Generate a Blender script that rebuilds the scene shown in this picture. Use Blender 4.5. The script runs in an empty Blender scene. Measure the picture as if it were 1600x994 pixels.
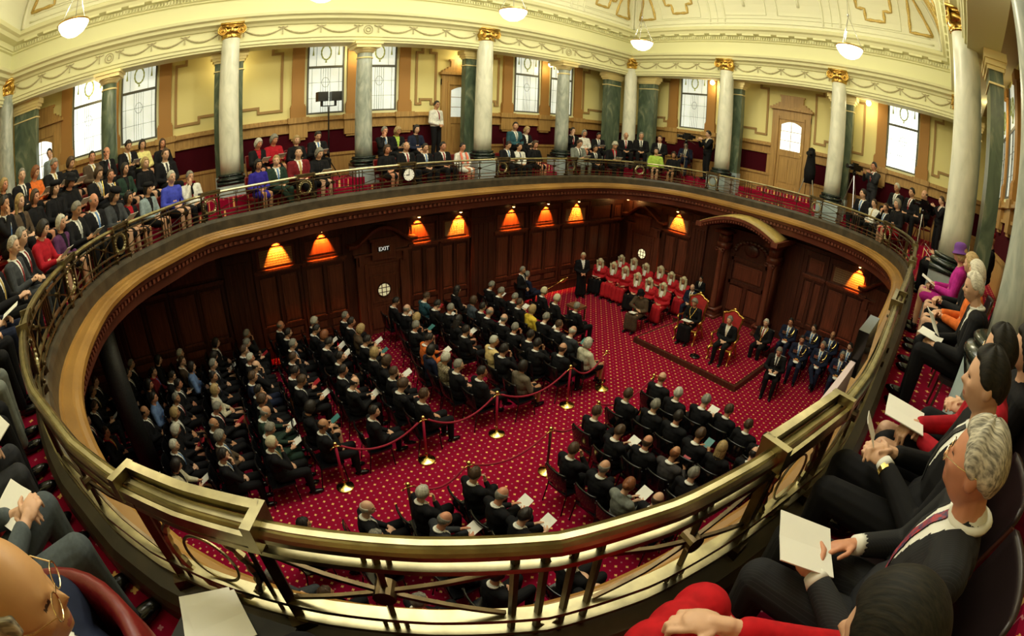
import bpy, math, random
import numpy as np
from mathutils import Vector, Matrix
random.seed(7)
PI = math.pi
sc = bpy.context.scene
COL = sc.collection
# ------------------------------------------------------------------ camera, world, light, exposure
CAM = Vector((11.884, -14.146, 5.70))
yaw, pitch, roll = 0.92824, -0.40393, 0.03265
fw = Vector((-math.sin(yaw)*math.cos(pitch), math.cos(yaw)*math.cos(pitch), math.sin(pitch)))
r0 = Vector((math.cos(yaw), math.sin(yaw), 0)); u0 = r0.cross(fw)
rt = r0*math.cos(roll) + u0*math.sin(roll); up = -r0*math.sin(roll) + u0*math.cos(roll)
cd = bpy.data.cameras.new('camera'); cam = bpy.data.objects.new('camera', cd); COL.objects.link(cam)
cam.matrix_world = Matrix(((rt.x, up.x, -fw.x, CAM.x), (rt.y, up.y, -fw.y, CAM.y), (rt.z, up.z, -fw.z, CAM.z), (0, 0, 0, 1)))
cd.type = 'PANO'; cd.sensor_width = 36; cd.sensor_fit = 'HORIZONTAL'; cd.clip_start = 0.02
for tgt in (cd, getattr(cd, 'cycles', None)):
    try:
        tgt.panorama_type = 'FISHEYE_EQUISOLID'; tgt.fisheye_lens = 16.595; tgt.fisheye_fov = math.radians(200)
    except Exception: pass
sc.camera = cam
w = bpy.data.worlds.new('world'); sc.world = w; w.use_nodes = True
w.node_tree.nodes['Background'].inputs[0].default_value = (0.75, 0.85, 1.0, 1); w.node_tree.nodes['Background'].inputs[1].default_value = 1.0
vs = sc.view_settings
vs.view_transform = 'Standard'; vs.look = 'None'; vs.gamma = 1.0; vs.use_curve_mapping = False
vs.exposure = 0.0
sc.cycles.max_bounces = 5; sc.cycles.diffuse_bounces = 3; sc.cycles.glossy_bounces = 2; sc.cycles.transmission_bounces = 3
sc.cycles.sample_clamp_indirect = 4; sc.cycles.use_adaptive_sampling = True; sc.cycles.adaptive_threshold = .03
try: sc.cycles.use_denoising = True
except Exception: pass
P_PEND, P_SCONCE, P_SPOT, P_TOPFILL, P_WIN = 135, 16, 330, 800, 2.2
WARM = (1.0, 0.90, 0.62)
def lamp(name, kind, loc, energy, col, size=0.1, rot=None, **k):
    d = bpy.data.lights.new(name, kind); d.energy = energy; d.color = col
    if kind == 'POINT': d.shadow_soft_size = size
    if kind == 'SPOT': d.shadow_soft_size = size; d.spot_size = k.get('angle', 1.4); d.spot_blend = k.get('blend', .5)
    if kind == 'AREA': d.shape = 'RECTANGLE'; d.size = size; d.size_y = k.get('sy', size)
    o = bpy.data.objects.new(name, d); COL.objects.link(o); o.location = loc
    if rot: o.rotation_euler = rot
    return o
# added overhead fill lamp below the closed vault crown, brightening the chamber
lamp('added_top_fill', 'AREA', (6.08, -10.1, 12.35), P_TOPFILL, (1.0, 0.97, 0.80), 4.0, (0, 0, 0), sy=12.0)
# ------------------------------------------------------------------ materials
MATS = {}
def mat(name, col, rough=.6, metal=0, noise=0, nscale=8, bump=0, emit=0, spec=.5, coat=0, col2=None):
    if name in MATS: return MATS[name]
    m = bpy.data.materials.new(name); m.use_nodes = True; nt = m.node_tree; b = nt.nodes['Principled BSDF']
    b.inputs['Base Color'].default_value = (*col, 1); b.inputs['Roughness'].default_value = rough; b.inputs['Metallic'].default_value = metal
    b.inputs['Specular IOR Level'].default_value = spec
    if coat: b.inputs['Coat Weight'].default_value = coat
    if emit: b.inputs['Emission Color'].default_value = (*col, 1); b.inputs['Emission Strength'].default_value = emit
    if noise or bump or col2:
        tc = nt.nodes.new('ShaderNodeTexCoord'); n = nt.nodes.new('ShaderNodeTexNoise'); n.inputs['Scale'].default_value = nscale; n.inputs['Detail'].default_value = 4
        nt.links.new(tc.outputs['Object'], n.inputs['Vector'])
        if noise or col2:
            mx = nt.nodes.new('ShaderNodeMix'); mx.data_type = 'RGBA'
            c2 = col2 or tuple(c*(1-noise) for c in col)
            mx.inputs[6].default_value = (*col, 1); mx.inputs[7].default_value = (*c2, 1)
            rp = nt.nodes.new('ShaderNodeMapRange'); rp.inputs[1].default_value = .35; rp.inputs[2].default_value = .65
            nt.links.new(n.outputs[0], rp.inputs[0]); nt.links.new(rp.outputs[0], mx.inputs[0]); nt.links.new(mx.outputs[2], b.inputs['Base Color'])
        if bump:
            bp = nt.nodes.new('ShaderNodeBump'); bp.inputs['Strength'].default_value = bump; bp.inputs['Distance'].default_value = .01
            nt.links.new(n.outputs[0], bp.inputs['Height']); nt.links.new(bp.outputs[0], b.inputs['Normal'])
    MATS[name] = m; return m
def wood(name, c1, c2, rough=.4, scale=2.0, stretch=(12, 12, .7)):
    m = mat(name, c1, rough); nt = m.node_tree; b = nt.nodes['Principled BSDF']
    tc = nt.nodes.new('ShaderNodeTexCoord'); mp = nt.nodes.new('ShaderNodeMapping'); mp.inputs['Scale'].default_value = stretch
    n = nt.nodes.new('ShaderNodeTexNoise'); n.inputs['Scale'].default_value = scale; n.inputs['Detail'].default_value = 6
    r = nt.nodes.new('ShaderNodeValToRGB'); r.color_ramp.elements[0].color = (*c1, 1); r.color_ramp.elements[1].color = (*c2, 1)
    r.color_ramp.elements[0].position = .35; r.color_ramp.elements[1].position = .7
    nt.links.new(tc.outputs['Object'], mp.inputs[0]); nt.links.new(mp.outputs[0], n.inputs['Vector']); nt.links.new(n.outputs[0], r.inputs[0]); nt.links.new(r.outputs[0], b.inputs['Base Color'])
    return m
def marble(name, c1, c2, c3, rough=.25, scale=1.6):
    m = mat(name, c1, rough); nt = m.node_tree; b = nt.nodes['Principled BSDF']
    tc = nt.nodes.new('ShaderNodeTexCoord'); n = nt.nodes.new('ShaderNodeTexNoise'); n.inputs['Scale'].default_value = scale; n.inputs['Detail'].default_value = 8; n.inputs['Distortion'].default_value = 1.6
    mp = nt.nodes.new('ShaderNodeMapping'); mp.inputs['Scale'].default_value = (2.2, 2.2, .8)
    r = nt.nodes.new('ShaderNodeValToRGB'); e = r.color_ramp.elements; e[0].color = (*c1, 1); e[0].position = .3; e[1].color = (*c3, 1); e[1].position = .75
    x = e.new(.52); x.color = (*c2, 1)
    nt.links.new(tc.outputs['Object'], mp.inputs[0]); nt.links.new(mp.outputs[0], n.inputs['Vector']); nt.links.new(n.outputs[0], r.inputs[0]); nt.links.new(r.outputs[0], b.inputs['Base Color'])
    return m
def carpet(name, base=(.27, .003, .028), gold=(.85, .50, .17), pale=(.50, .20, .22)):
    m = mat(name, base, .95, spec=.1); nt = m.node_tree; b = nt.nodes['Principled BSDF']; L = nt.links.new
    def M(op, a, b_=None, c=None):
        n = nt.nodes.new('ShaderNodeMath'); n.operation = op
        for i, v in enumerate((a, b_, c)):
            if v is None: continue
            if isinstance(v, (int, float)): n.inputs[i].default_value = v
            else: L(v, n.inputs[i])
        return n.outputs[0]
    g = nt.nodes.new('ShaderNodeNewGeometry'); sp = nt.nodes.new('ShaderNodeSeparateXYZ'); L(g.outputs['Position'], sp.inputs[0])
    P = .1215
    u = M('DIVIDE', M('SUBTRACT', sp.outputs[0], 5.771 - 100*P), P); v = M('DIVIDE', M('SUBTRACT', sp.outputs[1], -11.913 - 200*P), P)
    iu = M('ROUND', u); iv = M('ROUND', v); du = M('SUBTRACT', u, iu); dv = M('SUBTRACT', v, iv)
    par = M('MODULO', M('ADD', iu, iv), 2.0); odd = M('GREATER_THAN', par, .5)
    ax = M('ABSOLUTE', du); ay = M('ABSOLUTE', dv)
    # four-petal sprig: |x|*|y| star with pierced middle
    d2 = M('SQRT', M('ADD', M('MULTIPLY', du, du), M('MULTIPLY', dv, dv)))
    ang = M('ARCTAN2', dv, du); pet = M('ABSOLUTE', M('COSINE', M('MULTIPLY', ang, 2.0)))
    lim = M('MULTIPLY', M('ADD', .10, M('MULTIPLY', pet, .12)), M('SUBTRACT', 1.0, M('MULTIPLY', odd, .35)))
    inside = M('LESS_THAN', d2, lim)
    c = nt.nodes.new('ShaderNodeMix'); c.data_type = 'RGBA'; c.inputs[6].default_value = (*gold, 1); c.inputs[7].default_value = (*pale, 1); L(odd, c.inputs[0])
    c2 = nt.nodes.new('ShaderNodeMix'); c2.data_type = 'RGBA'; c2.inputs[6].default_value = (*base, 1); L(c.outputs[2], c2.inputs[7]); L(inside, c2.inputs[0]); L(c2.outputs[2], b.inputs['Base Color'])
    return m
CARPET = carpet('crimson_carpet')
OAK = wood('golden_oak', (.34, .19, .055), (.50, .30, .09), .45)
DARKW = wood('dark_rimu', (.045, .013, .008), (.10, .030, .016), .38)
PANW = wood('panel_rimu', (.10, .028, .016), (.20, .058, .030), .36)
LIPW = wood('lip_wood', (.24, .12, .028), (.38, .20, .045), .38, 1.2, (1, 1, 1))
REDW = wood('red_wood', (.10, .028, .016), (.16, .045, .025), .4, 1.2, (1, 1, 1))
FASCIA = mat('fascia_wood', (.075, .058, .034), .45, noise=.5, nscale=5)
CREAM = mat('cream_plaster', (.74, .73, .43), .8)
CREAM2 = mat('pale_plaster', (.76, .76, .55), .8)
YEL = mat('gallery_wall_paint', (.78, .70, .30), .8)
ORANGE = mat('ochre_pilaster_paint', (.38, .19, .045), .7)
TAN = mat('tan_moulding_paint', (.36, .22, .075), .7)
MAROON = mat('maroon_panel', (.05, .004, .008), .9, spec=.05)
GOLD = mat('gilding', (.85, .55, .14), .3, 1.0, noise=.4, nscale=30)
BRASS = mat('aged_brass', (.46, .41, .24), .3, 1.0, noise=.35, nscale=10)
BRONZE_SHADED = mat('shaded_bronze', (.15, .11, .06), .35, 1.0, noise=.4, nscale=14)  # balustrade uprights: their shade is put into this darker metal colour
BRASSB = mat('bright_brass', (.95, .72, .25), .18, 1.0)
WMARB = marble('white_marble', (.80, .80, .66), (.68, .69, .56), (.52, .54, .43), .3)
GMARB = marble('grey_marble', (.52, .55, .47), (.34, .38, .33), (.20, .24, .20), .3, 2.2)
DMARB = marble('green_marble', (.035, .06, .04), (.10, .14, .09), (.30, .32, .20), .3, 1.4)
BLUEST = mat('pale_blue_stone', (.42, .52, .52), .5, noise=.12, nscale=6)
BLKST = mat('dark_green_stone', (.012, .022, .018), .2, noise=.6, nscale=6)
GRAN = mat('dark_granite', (.03, .034, .036), .5, col2=(.008, .009, .01), nscale=60)
BLACK = mat('black_lacquer', (.006, .006, .007), .16)
CHROME = mat('steel_tube', (.4, .4, .42), .25, 1.0)
REDL = mat('red_leather', (.15, .006, .007), .34, bump=.1, nscale=60)
WHITE = mat('white_cloth', (.80, .80, .72), .8)
PAPER = mat('paper', (.88, .88, .80), .7)
SKIN = mat('skin', (.62, .34, .20), .55, noise=.12, nscale=12)
DARKDOT = mat('eye_dark', (.05, .025, .015), .4)
LIP = mat('lip_tone', (.45, .16, .11), .5)
GLOW = mat('opal_glass_glow', (1.0, .93, .70), .4, emit=7)
# ------------------------------------------------------------------ mesh helpers
JIT = [0]
def jit(d):
    JIT[0] = (JIT[0]+7) % 19
    return d+JIT[0]*.00035
class MB:
    def __init__(s): s.v = []; s.f = []; s.mi = []; s.m = 0
    def add(s, vs, fs):
        o = len(s.v); s.v += [tuple(v) for v in vs]; s.f += [tuple(i+o for i in f) for f in fs]; s.mi += [s.m]*len(fs); return s
    def box(s, x0, x1, y0, y1, z0, z1):
        return s.add([(x, y, z) for z in (z0, z1) for y in (y0, y1) for x in (x0, x1)],
                     [(0, 2, 3, 1), (4, 5, 7, 6), (0, 1, 5, 4), (2, 6, 7, 3), (0, 4, 6, 2), (1, 3, 7, 5)])
    def obox(s, c, ax, ay, az):
        c = Vector(c); ax = Vector(ax); ay = Vector(ay); az = Vector(az)
        return s.add([c+ax*i+ay*j+az*k for k in (-1, 1) for j in (-1, 1) for i in (-1, 1)],
                     [(0, 2, 3, 1), (4, 5, 7, 6), (0, 1, 5, 4), (2, 6, 7, 3), (0, 4, 6, 2), (1, 3, 7, 5)])
    def lathe(s, prof, c=(0, 0, 0), n=24, cap=True):
        cx, cy, cz = c; vs = []; k = len(prof)
        for r, z in prof:
            for i in range(n): a = 2*PI*i/n; vs.append((cx+r*math.cos(a), cy+r*math.sin(a), cz+z))
        fs = [(j*n+i, j*n+(i+1) % n, (j+1)*n+(i+1) % n, (j+1)*n+i) for j in range(k-1) for i in range(n)]
        if cap: fs += [tuple(range(n-1, -1, -1)), tuple((k-1)*n+i for i in range(n))]
        return s.add(vs, fs)
    def tube(s, pts, r, n=8, closed=False, flat=None):
        pts = [Vector(p) for p in pts]; m = len(pts); rs = r if isinstance(r, (list, tuple)) else [r]*m; vs = []
        prev = None
        for i, p in enumerate(pts):
            a = pts[i-1] if (i or closed) else p; b = pts[(i+1) % m] if (i < m-1 or closed) else p
            t = (b-a); t = t.normalized() if t.length > 1e-9 else Vector((0, 0, 1))
            if prev is None:
                ref = Vector((0, 0, 1)) if abs(t.z) < .9 else Vector((1, 0, 0)); nrm = (ref - t*ref.dot(t)).normalized()
            else: nrm = (prev - t*prev.dot(t)); nrm = nrm.normalized() if nrm.length > 1e-6 else Vector((1, 0, 0))
            prev = nrm; bn = t.cross(nrm); k = flat or 1
            for j in range(n):
                a_ = 2*PI*j/n + PI/n; vs.append(p + nrm*math.cos(a_)*rs[i] + bn*math.sin(a_)*rs[i]*k)
        fs = [(i*n+j, i*n+(j+1) % n, ((i+1) % m)*n+(j+1) % n, ((i+1) % m)*n+j) for i in range(m if closed else m-1) for j in range(n)]
        if not closed: fs += [tuple(range(n-1, -1, -1)), tuple((m-1)*n+j for j in range(n))]
        return s.add(vs, fs)
    def ell(s, c, r, n=12, m=8, M=None):
        c = Vector(c); vs = []
        for j in range(m+1):
            t = PI*j/m
            for i in range(n):
                a = 2*PI*i/n; v = Vector((r[0]*math.sin(t)*math.cos(a), r[1]*math.sin(t)*math.sin(a), r[2]*math.cos(t)))
                if M: v = M @ v
                vs.append(c+v)
        fs = [(j*n+i, (j+1)*n+i, (j+1)*n+(i+1) % n, j*n+(i+1) % n) for j in range(m) for i in range(n)]
        return s.add(vs, fs)
    def cap(s, a, ra, b, rb, n=12):
        a = Vector(a); b = Vector(b); d = b-a; L = d.length
        if L < 1e-6: return s.ell(a, (ra,)*3)
        t = d/L; pts = []; rr = []
        for k in range(4, 0, -1): q = k*PI/8; pts.append(a - t*ra*math.sin(q)); rr.append(max(ra*math.cos(q), .0015))
        for k in range(0, 5): pts.append(a + d*k/4); rr.append(ra+(rb-ra)*k/4)
        for k in range(1, 5): q = k*PI/8; pts.append(b + t*rb*math.sin(q)); rr.append(max(rb*math.cos(q), .0015))
        return s.tube(pts, rr, n)
    def prism(s, poly, axis, a, b):
        # poly in the two other axes, extruded from a to b along axis (0,1,2)
        def P(u, v, w): return ((w, u, v), (u, w, v), (u, v, w))[axis]
        n = len(poly); vs = [P(u, v, a) for u, v in poly]+[P(u, v, b) for u, v in poly]
        return s.add(vs, [(i, (i+1) % n, n+(i+1) % n, n+i) for i in range(n)]+[tuple(range(n-1, -1, -1)), tuple(range(n, 2*n))])
    def mesh(s, name, mats, smooth=False):
        me = bpy.data.meshes.new(name); me.from_pydata([tuple(v) for v in s.v], [], s.f)
        for m in (mats if isinstance(mats, (list, tuple)) else [mats]): me.materials.append(m)
        if any(s.mi): me.polygons.foreach_set('material_index', s.mi)
        if smooth: me.shade_smooth()
        me.update(); return me
def link(name, me, parent=None, loc=None, rotz=None):
    o = bpy.data.objects.new(name, me); COL.objects.link(o)
    if parent: o.parent = parent
    if loc is not None: o.location = loc
    if rotz is not None: o.rotation_euler = (0, 0, rotz)
    return o
def part(name, mb, m, parent=None, smooth=False, **k): return link(name, mb.mesh(name, m, smooth), parent, **k)
def struct(name, mb, m, parent=None, smooth=False):
    o = part(name, mb, m, parent, smooth)
    if parent is None: o['kind'] = 'structure'
    return o
def thing(name, label, cat, loc=(0, 0, 0), rotz=0, group=None):
    o = bpy.data.objects.new(name, None); COL.objects.link(o); o.location = loc; o.rotation_euler = (0, 0, rotz); o.empty_display_size = .1
    return tag(o, label, cat, group)
def tag(o, label, cat, group=None):
    o['label'] = label; o['category'] = cat
    if group: o['group'] = group
    return o
def dup(root, loc, rotz, label=None, group=None, scale=None):
    r = root.copy(); COL.objects.link(r); r.location = loc; r.rotation_euler = (0, 0, rotz)
    if scale: r.scale = (scale,)*3
    if label: r['label'] = label
    if group: r['group'] = group
    for ch in list(root.children):
        c = ch.copy(); COL.objects.link(c); c.parent = r
        for g in ch.children: d = g.copy(); COL.objects.link(d); d.parent = c
    return r
ORD = ['zero', 'first', 'second', 'third', 'fourth', 'fifth', 'sixth', 'seventh', 'eighth', 'ninth', 'tenth', 'eleventh', 'twelfth', 'thirteenth', 'fourteenth', 'fifteenth', 'sixteenth', 'seventeenth', 'eighteenth']
# ------------------------------------------------------------------ room constants
W, LEN = 12.16, 20.25
XO0, XO1, YO0, YO1 = -1.25, 13.41, -21.5, 1.25     # outer gallery walls
ZF = 4.05                                            # gallery floor

# ------------------------------------------------------------------ gallery edge curve (plan), measured anticlockwise
RAIL = [[1.713,-11.809],[1.8,-12.168],[1.908,-12.52],[2.023,-12.871],[2.129,-13.224],[2.202,-13.585],[2.251,-13.95],[2.35,-14.303],[2.545,-14.61],[2.819,-14.854],[3.123,-15.063],[3.425,-15.274],[3.717,-15.5],[4.014,-15.718],[4.335,-15.898],[4.675,-16.041],[5.025,-16.156],[5.383,-16.242],[5.749,-16.289],[6.117,-16.307],[6.486,-16.312],[6.855,-16.305],[7.223,-16.281],[7.588,-16.235],[7.95,-16.163],[8.305,-16.064],[8.65,-15.935],[8.988,-15.787],[9.32,-15.626],[9.64,-15.443],[9.936,-15.224],[10.236,-15.011],[10.508,-14.764],[10.748,-14.484],[10.965,-14.187],[11.164,-13.878],[11.35,-13.561],[11.472,-13.214],[11.549,-12.854],[11.61,-12.492],[11.675,-12.129],[11.693,-11.762],[11.684,-11.393],[11.667,-11.024],[11.649,-10.656],[11.633,-10.287],[11.621,-9.918],[11.611,-9.55],[11.602,-9.181],[11.592,-8.812],[11.581,-8.443],[11.569,-8.074],[11.557,-7.706],[11.544,-7.337],[11.529,-6.968],[11.511,-6.6],[11.49,-6.232],[11.47,-5.863],[11.447,-5.495],[11.417,-5.127],[11.373,-4.761],[11.311,-4.397],[11.232,-4.037],[11.131,-3.683],[11.005,-3.336],[10.854,-3.0],[10.68,-2.674],[10.483,-2.363],[10.258,-2.071],[9.998,-1.811],[9.704,-1.589],[9.388,-1.4],[9.057,-1.237],[8.714,-1.102],[8.362,-0.992],[8.004,-0.903],[7.642,-0.837],[7.275,-0.795],[6.907,-0.767],[6.539,-0.75],[6.17,-0.746],[5.801,-0.749],[5.432,-0.749],[5.063,-0.746],[4.694,-0.749],[4.326,-0.765],[3.958,-0.787],[3.591,-0.823],[3.23,-0.897],[2.886,-1.026],[2.565,-1.207],[2.272,-1.43],[2.012,-1.69],[1.788,-1.982],[1.602,-2.3],[1.456,-2.638],[1.349,-2.991],[1.277,-3.352],[1.234,-3.718],[1.213,-4.086],[1.201,-4.455],[1.195,-4.824],[1.194,-5.193],[1.197,-5.562],[1.205,-5.931],[1.218,-6.299],[1.236,-6.668],[1.259,-7.036],[1.286,-7.404],[1.314,-7.772],[1.345,-8.14],[1.376,-8.507],[1.409,-8.875],[1.446,-9.242],[1.483,-9.609],[1.522,-9.976],[1.558,-10.343],[1.588,-10.711],[1.617,-11.078],[1.654,-11.445]]
RAIL = [Vector((a, b)) for a, b in RAIL]; NR = len(RAIL)
def rail_tables():
    n = NR; T = [(RAIL[(i+1) % n]-RAIL[i-1]).normalized() for i in range(n)]
    N = [Vector((-t.y, t.x)) for t in T]
    S = [0]
    for i in range(n): S.append(S[-1]+(RAIL[(i+1) % n]-RAIL[i]).length)
    return T, N, S
RT, RN, RS = rail_tables(); RL = RS[-1]
def zr(x, y): return 4.77 + .09*min(1, math.hypot(x-11.88, y+14.15)/9)
def rxy(s, o=0):
    s %= RL; i = 0; lo, hi = 0, NR
    while hi-lo > 1:
        m = (lo+hi)//2
        if RS[m] <= s: lo = m
        else: hi = m
    i = lo; f = (s-RS[i])/(RS[i+1]-RS[i]); a, b = RAIL[i], RAIL[(i+1) % NR]; na, nb = RN[i], RN[(i+1) % NR]
    p = a.lerp(b, f); n = na.lerp(nb, f).normalized()
    return p + n*o, n, Vector((n.y, -n.x))
def rp(s, o=0, dz=0):
    p, n, t = rxy(s, 0); z = zr(p.x, p.y); q = p+n*o
    return Vector((q.x, q.y, z+dz))
def s_of(x, y): return RS[min(range(NR), key=lambda i: (RAIL[i]-Vector((x, y))).length)]
def sweep(prof, mb=None, closed_prof=True, s0=None, s1=None, step=.12):
    mb = mb or MB(); full = s0 is None
    if full: n = int(RL/step); ss = [RL*i/n for i in range(n)]
    else: n = max(2, int((s1-s0)/step)+1); ss = [s0+(s1-s0)*i/(n-1) for i in range(n)]
    k = len(prof); vs = [rp(s, o, dz) for s in ss for o, dz in prof]
    fs = []; m = len(ss)
    for i in range(m if full else m-1):
        for j in range(k if closed_prof else k-1):
            fs.append((i*k+j, ((i+1) % m)*k+j, ((i+1) % m)*k+(j+1) % k, i*k+(j+1) % k))
    if not full and closed_prof: fs += [tuple(range(k)), tuple(reversed([(m-1)*k+j for j in range(k)]))]
    return mb.add(vs, fs)
def rectpt(p, x0, x1, y0, y1):
    c = Vector((6.1, -8.6)); d = p-c; t = 1e9
    if d.x > 1e-6: t = min(t, (x1-c.x)/d.x)
    if d.x < -1e-6: t = min(t, (x0-c.x)/d.x)
    if d.y > 1e-6: t = min(t, (y1-c.y)/d.y)
    if d.y < -1e-6: t = min(t, (y0-c.y)/d.y)
    return c+d*t
def ring(mb, o, zi, x0, x1, y0, y1, zo, flip=False, zrel=False):
    # sheet between the offset gallery edge and an outer rectangle, corners kept
    pts = []; n = 200
    ang = {}
    c = Vector((6.1, -8.6))
    inner = [rxy(RL*i/n, o)[0] for i in range(n)]
    inner = [Vector((min(max(p.x, x0+.01), x1-.01), min(max(p.y, y0+.01), y1-.01))) for p in inner]
    zs = [(zr(p.x, p.y)+zi if zrel else zi) for p in inner]
    outer = [rectpt(p, x0, x1, y0, y1) for p in inner]
    corners = [Vector((x0, y0)), Vector((x1, y0)), Vector((x1, y1)), Vector((x0, y1))]
    vs = [(p.x, p.y, z) for p, z in zip(inner, zs)]+[(p.x, p.y, zo) for p in outer]; fs = []
    for i in range(n):
        j = (i+1) % n; f = [i, j, n+j, n+i]
        a, b = outer[i], outer[j]
        if abs(a.x-b.x) > 1e-4 and abs(a.y-b.y) > 1e-4:
            cc = min(corners, key=lambda q: (q-a).length+(q-b).length); vs.append((cc.x, cc.y, zo)); f = [i, j, n+j, len(vs)-1, n+i]
        fs.append(tuple(f if not flip else reversed(f)))
    return mb.add(vs, fs)
# ------------------------------------------------------------------ lower chamber shell
mb = MB().box(-.2, W+.2, -20.6, .2, -.1, 0); struct('floor', mb, CARPET)
def lower_wall(name, pt, length, feats):
    """pt(u, d, z): u along the wall, d out of the wall. feats: list of (u0,u1,kind)"""
    base = MB(); base2 = MB(); pan = MB(); grill = MB()
    def bx(m, u0, u1, d0, d1, z0, z1):
        d1 = jit(d1); P = [pt(u, d, z) for z in (z0, z1) for d in (d0, d1) for u in (u0, u1)]
        m.add(P, [(0, 2, 3, 1), (4, 5, 7, 6), (0, 1, 5, 4), (2, 6, 7, 3), (0, 4, 6, 2), (1, 3, 7, 5)])
    bx(base, 0, length, -.15, 0, 0, 3.6)
    bx(base, 0, length, 0, .05, 0, .3); bx(base, 0, length, 0, .07, .3, .34)
    bx(base, 0, length, 0, .06, 3.26, 3.32)
    for u0, u1, kind in feats:
        if kind in ('bay', 'lattice'):
            mid = (u0+u1)/2
            bx(base, u0, u0+.07, 0, .05, .34, 3.2); bx(base, u1-.07, u1, 0, .05, .34, 3.2)
            bx(base, mid-.035, mid+.035, 0, .045, .9, 2.38)
            bx(base, u0+.05, u1-.05, 0, .045, .34, .5); bx(base, u0+.05, u1-.05, 0, .045, .78, .9)
            bx(base, u0, u1, 0, .05, 2.3, 2.42); bx(base2, u0-.01, u1+.01, 0, .13, 2.42, 2.47); bx(base2, u0+.03, u1-.03, 0, .09, 2.36, 2.42)
            bx(base, u0+.05, u1-.05, 0, .05, 3.04, 3.2)
            for a, b in ((u0+.13, mid-.09), (mid+.09, u1-.13)):
                bx(pan, a, b, 0, .022, .98, 2.24); bx(pan, a+.05, b-.05, 0, .034, 1.03, 2.19)
                bx(pan, a, b, .0, .05, .9, .94); bx(pan, a, b, 0, .03, .56, .74)
            if kind == 'bay':
                bx(pan, u0+.14, u1-.14, 0, .025, 2.54, 2.98); bx(pan, u0+.22, u1-.22, 0, .04, 2.62, 2.9)
            else:
                bx(pan, u0+.12, u1-.12, 0, .02, 2.5, 3.0)
                # pierced grille: closely set curling bars
                nu = 11; nz = 6; a0, a1 = u0+.2, u1-.2; z0, z1 = 2.55, 2.95
                for i in range(nu+1):
                    uu = a0+(a1-a0)*i/nu; bx(grill, uu-.008, uu+.008, .03, .045, z0, z1)
                for i in range(nz+1):
                    zz = z0+(z1-z0)*i/nz; bx(grill, a0, a1, .03, .045, zz-.008, zz+.008)
                for i in range(nu):
                    for k in range(nz):
                        cu = a0+(a1-a0)*(i+.5)/nu; cz = z0+(z1-z0)*(k+.5)/nz; h = .02
                        grill.add([pt(cu-h, .047, cz), pt(cu, .047, cz-h), pt(cu+h, .047, cz), pt(cu, .047, cz+h)], [(0, 1, 2, 3)])
        elif kind == 'pier':
            bx(base, u0, u1, 0, .12, 0, 3.3); bx(base, u0-.03, u1+.03, 0, .15, 0, .36); bx(base, u0-.03, u1+.03, 0, .15, 2.9, 3.0)
            for k in range(4):
                a = u0+.06+(u1-u0-.12)*k/4; bx(base, a+.02, a+(u1-u0-.12)/4-.02, .12, .14, .5, 2.8)
        elif kind == 'plain':
            bx(base, u0, u1, 0, .03, .34, 3.2)
    o = struct(name, base, DARKW)
    part('ledge_moulding', base2, PANW, o); part('raised_panel', pan, PANW, o)
    if grill.v: part('pierced_grille', grill, mat('pale_grille', (.45, .33, .18), .6), o)
    return o
PL = lambda u, d, z: (d, -u, z)              # side wall x=0, u runs toward -Y
PF = lambda u, d, z: (u, -d, z)              # throne wall y=0
PR = lambda u, d, z: (W-d, -u, z)
PN = lambda u, d, z: (u, -20.3+d, z)
lower_wall('wall_left', PL, 20.3, [(.05, .65, 'bay'), (.65, 1.95, 'bay'), (1.98, 3.28, 'lattice'), (3.36, 4.7, 'bay'), (4.8, 6.1, 'bay'), (6.15, 6.95, 'pier'), (6.98, 8.0, 'lattice'), (8.02, 9.0, 'bay'), (9.0, 10.5, 'plain'), (10.85, 12.1, 'bay'), (12.13, 13.4, 'lattice'), (13.45, 14.2, 'pier'), (14.25, 15.8, 'bay'), (15.85, 17.4, 'bay'), (17.5, 19.9, 'bay')])
lower_wall('wall_far', PF, W, [(.05, .5, 'plain'), (.6, 1.9, 'plain'), (2.1, 3.3, 'lattice'), (3.35, 3.95, 'pier'), (4.2, 7.6, 'plain'), (7.7, 8.5, 'bay'), (8.55, 9.95, 'lattice'), (9.98, 11.4, 'plain')])
lower_wall('wall_right', PR, 20.3, [(1.3*i+.1, 1.3*i+1.35, 'bay') for i in range(15)])
lower_wall('wall_near', PN, W, [(1.3*i+.1, 1.3*i+1.35, 'bay') for i in range(9)])
mb = MB(); ring(mb, .1, -1.3, -.02, W+.02, -20.32, .02, 3.45, True, True); struct('ceiling_under_gallery', mb, DARKW)
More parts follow.
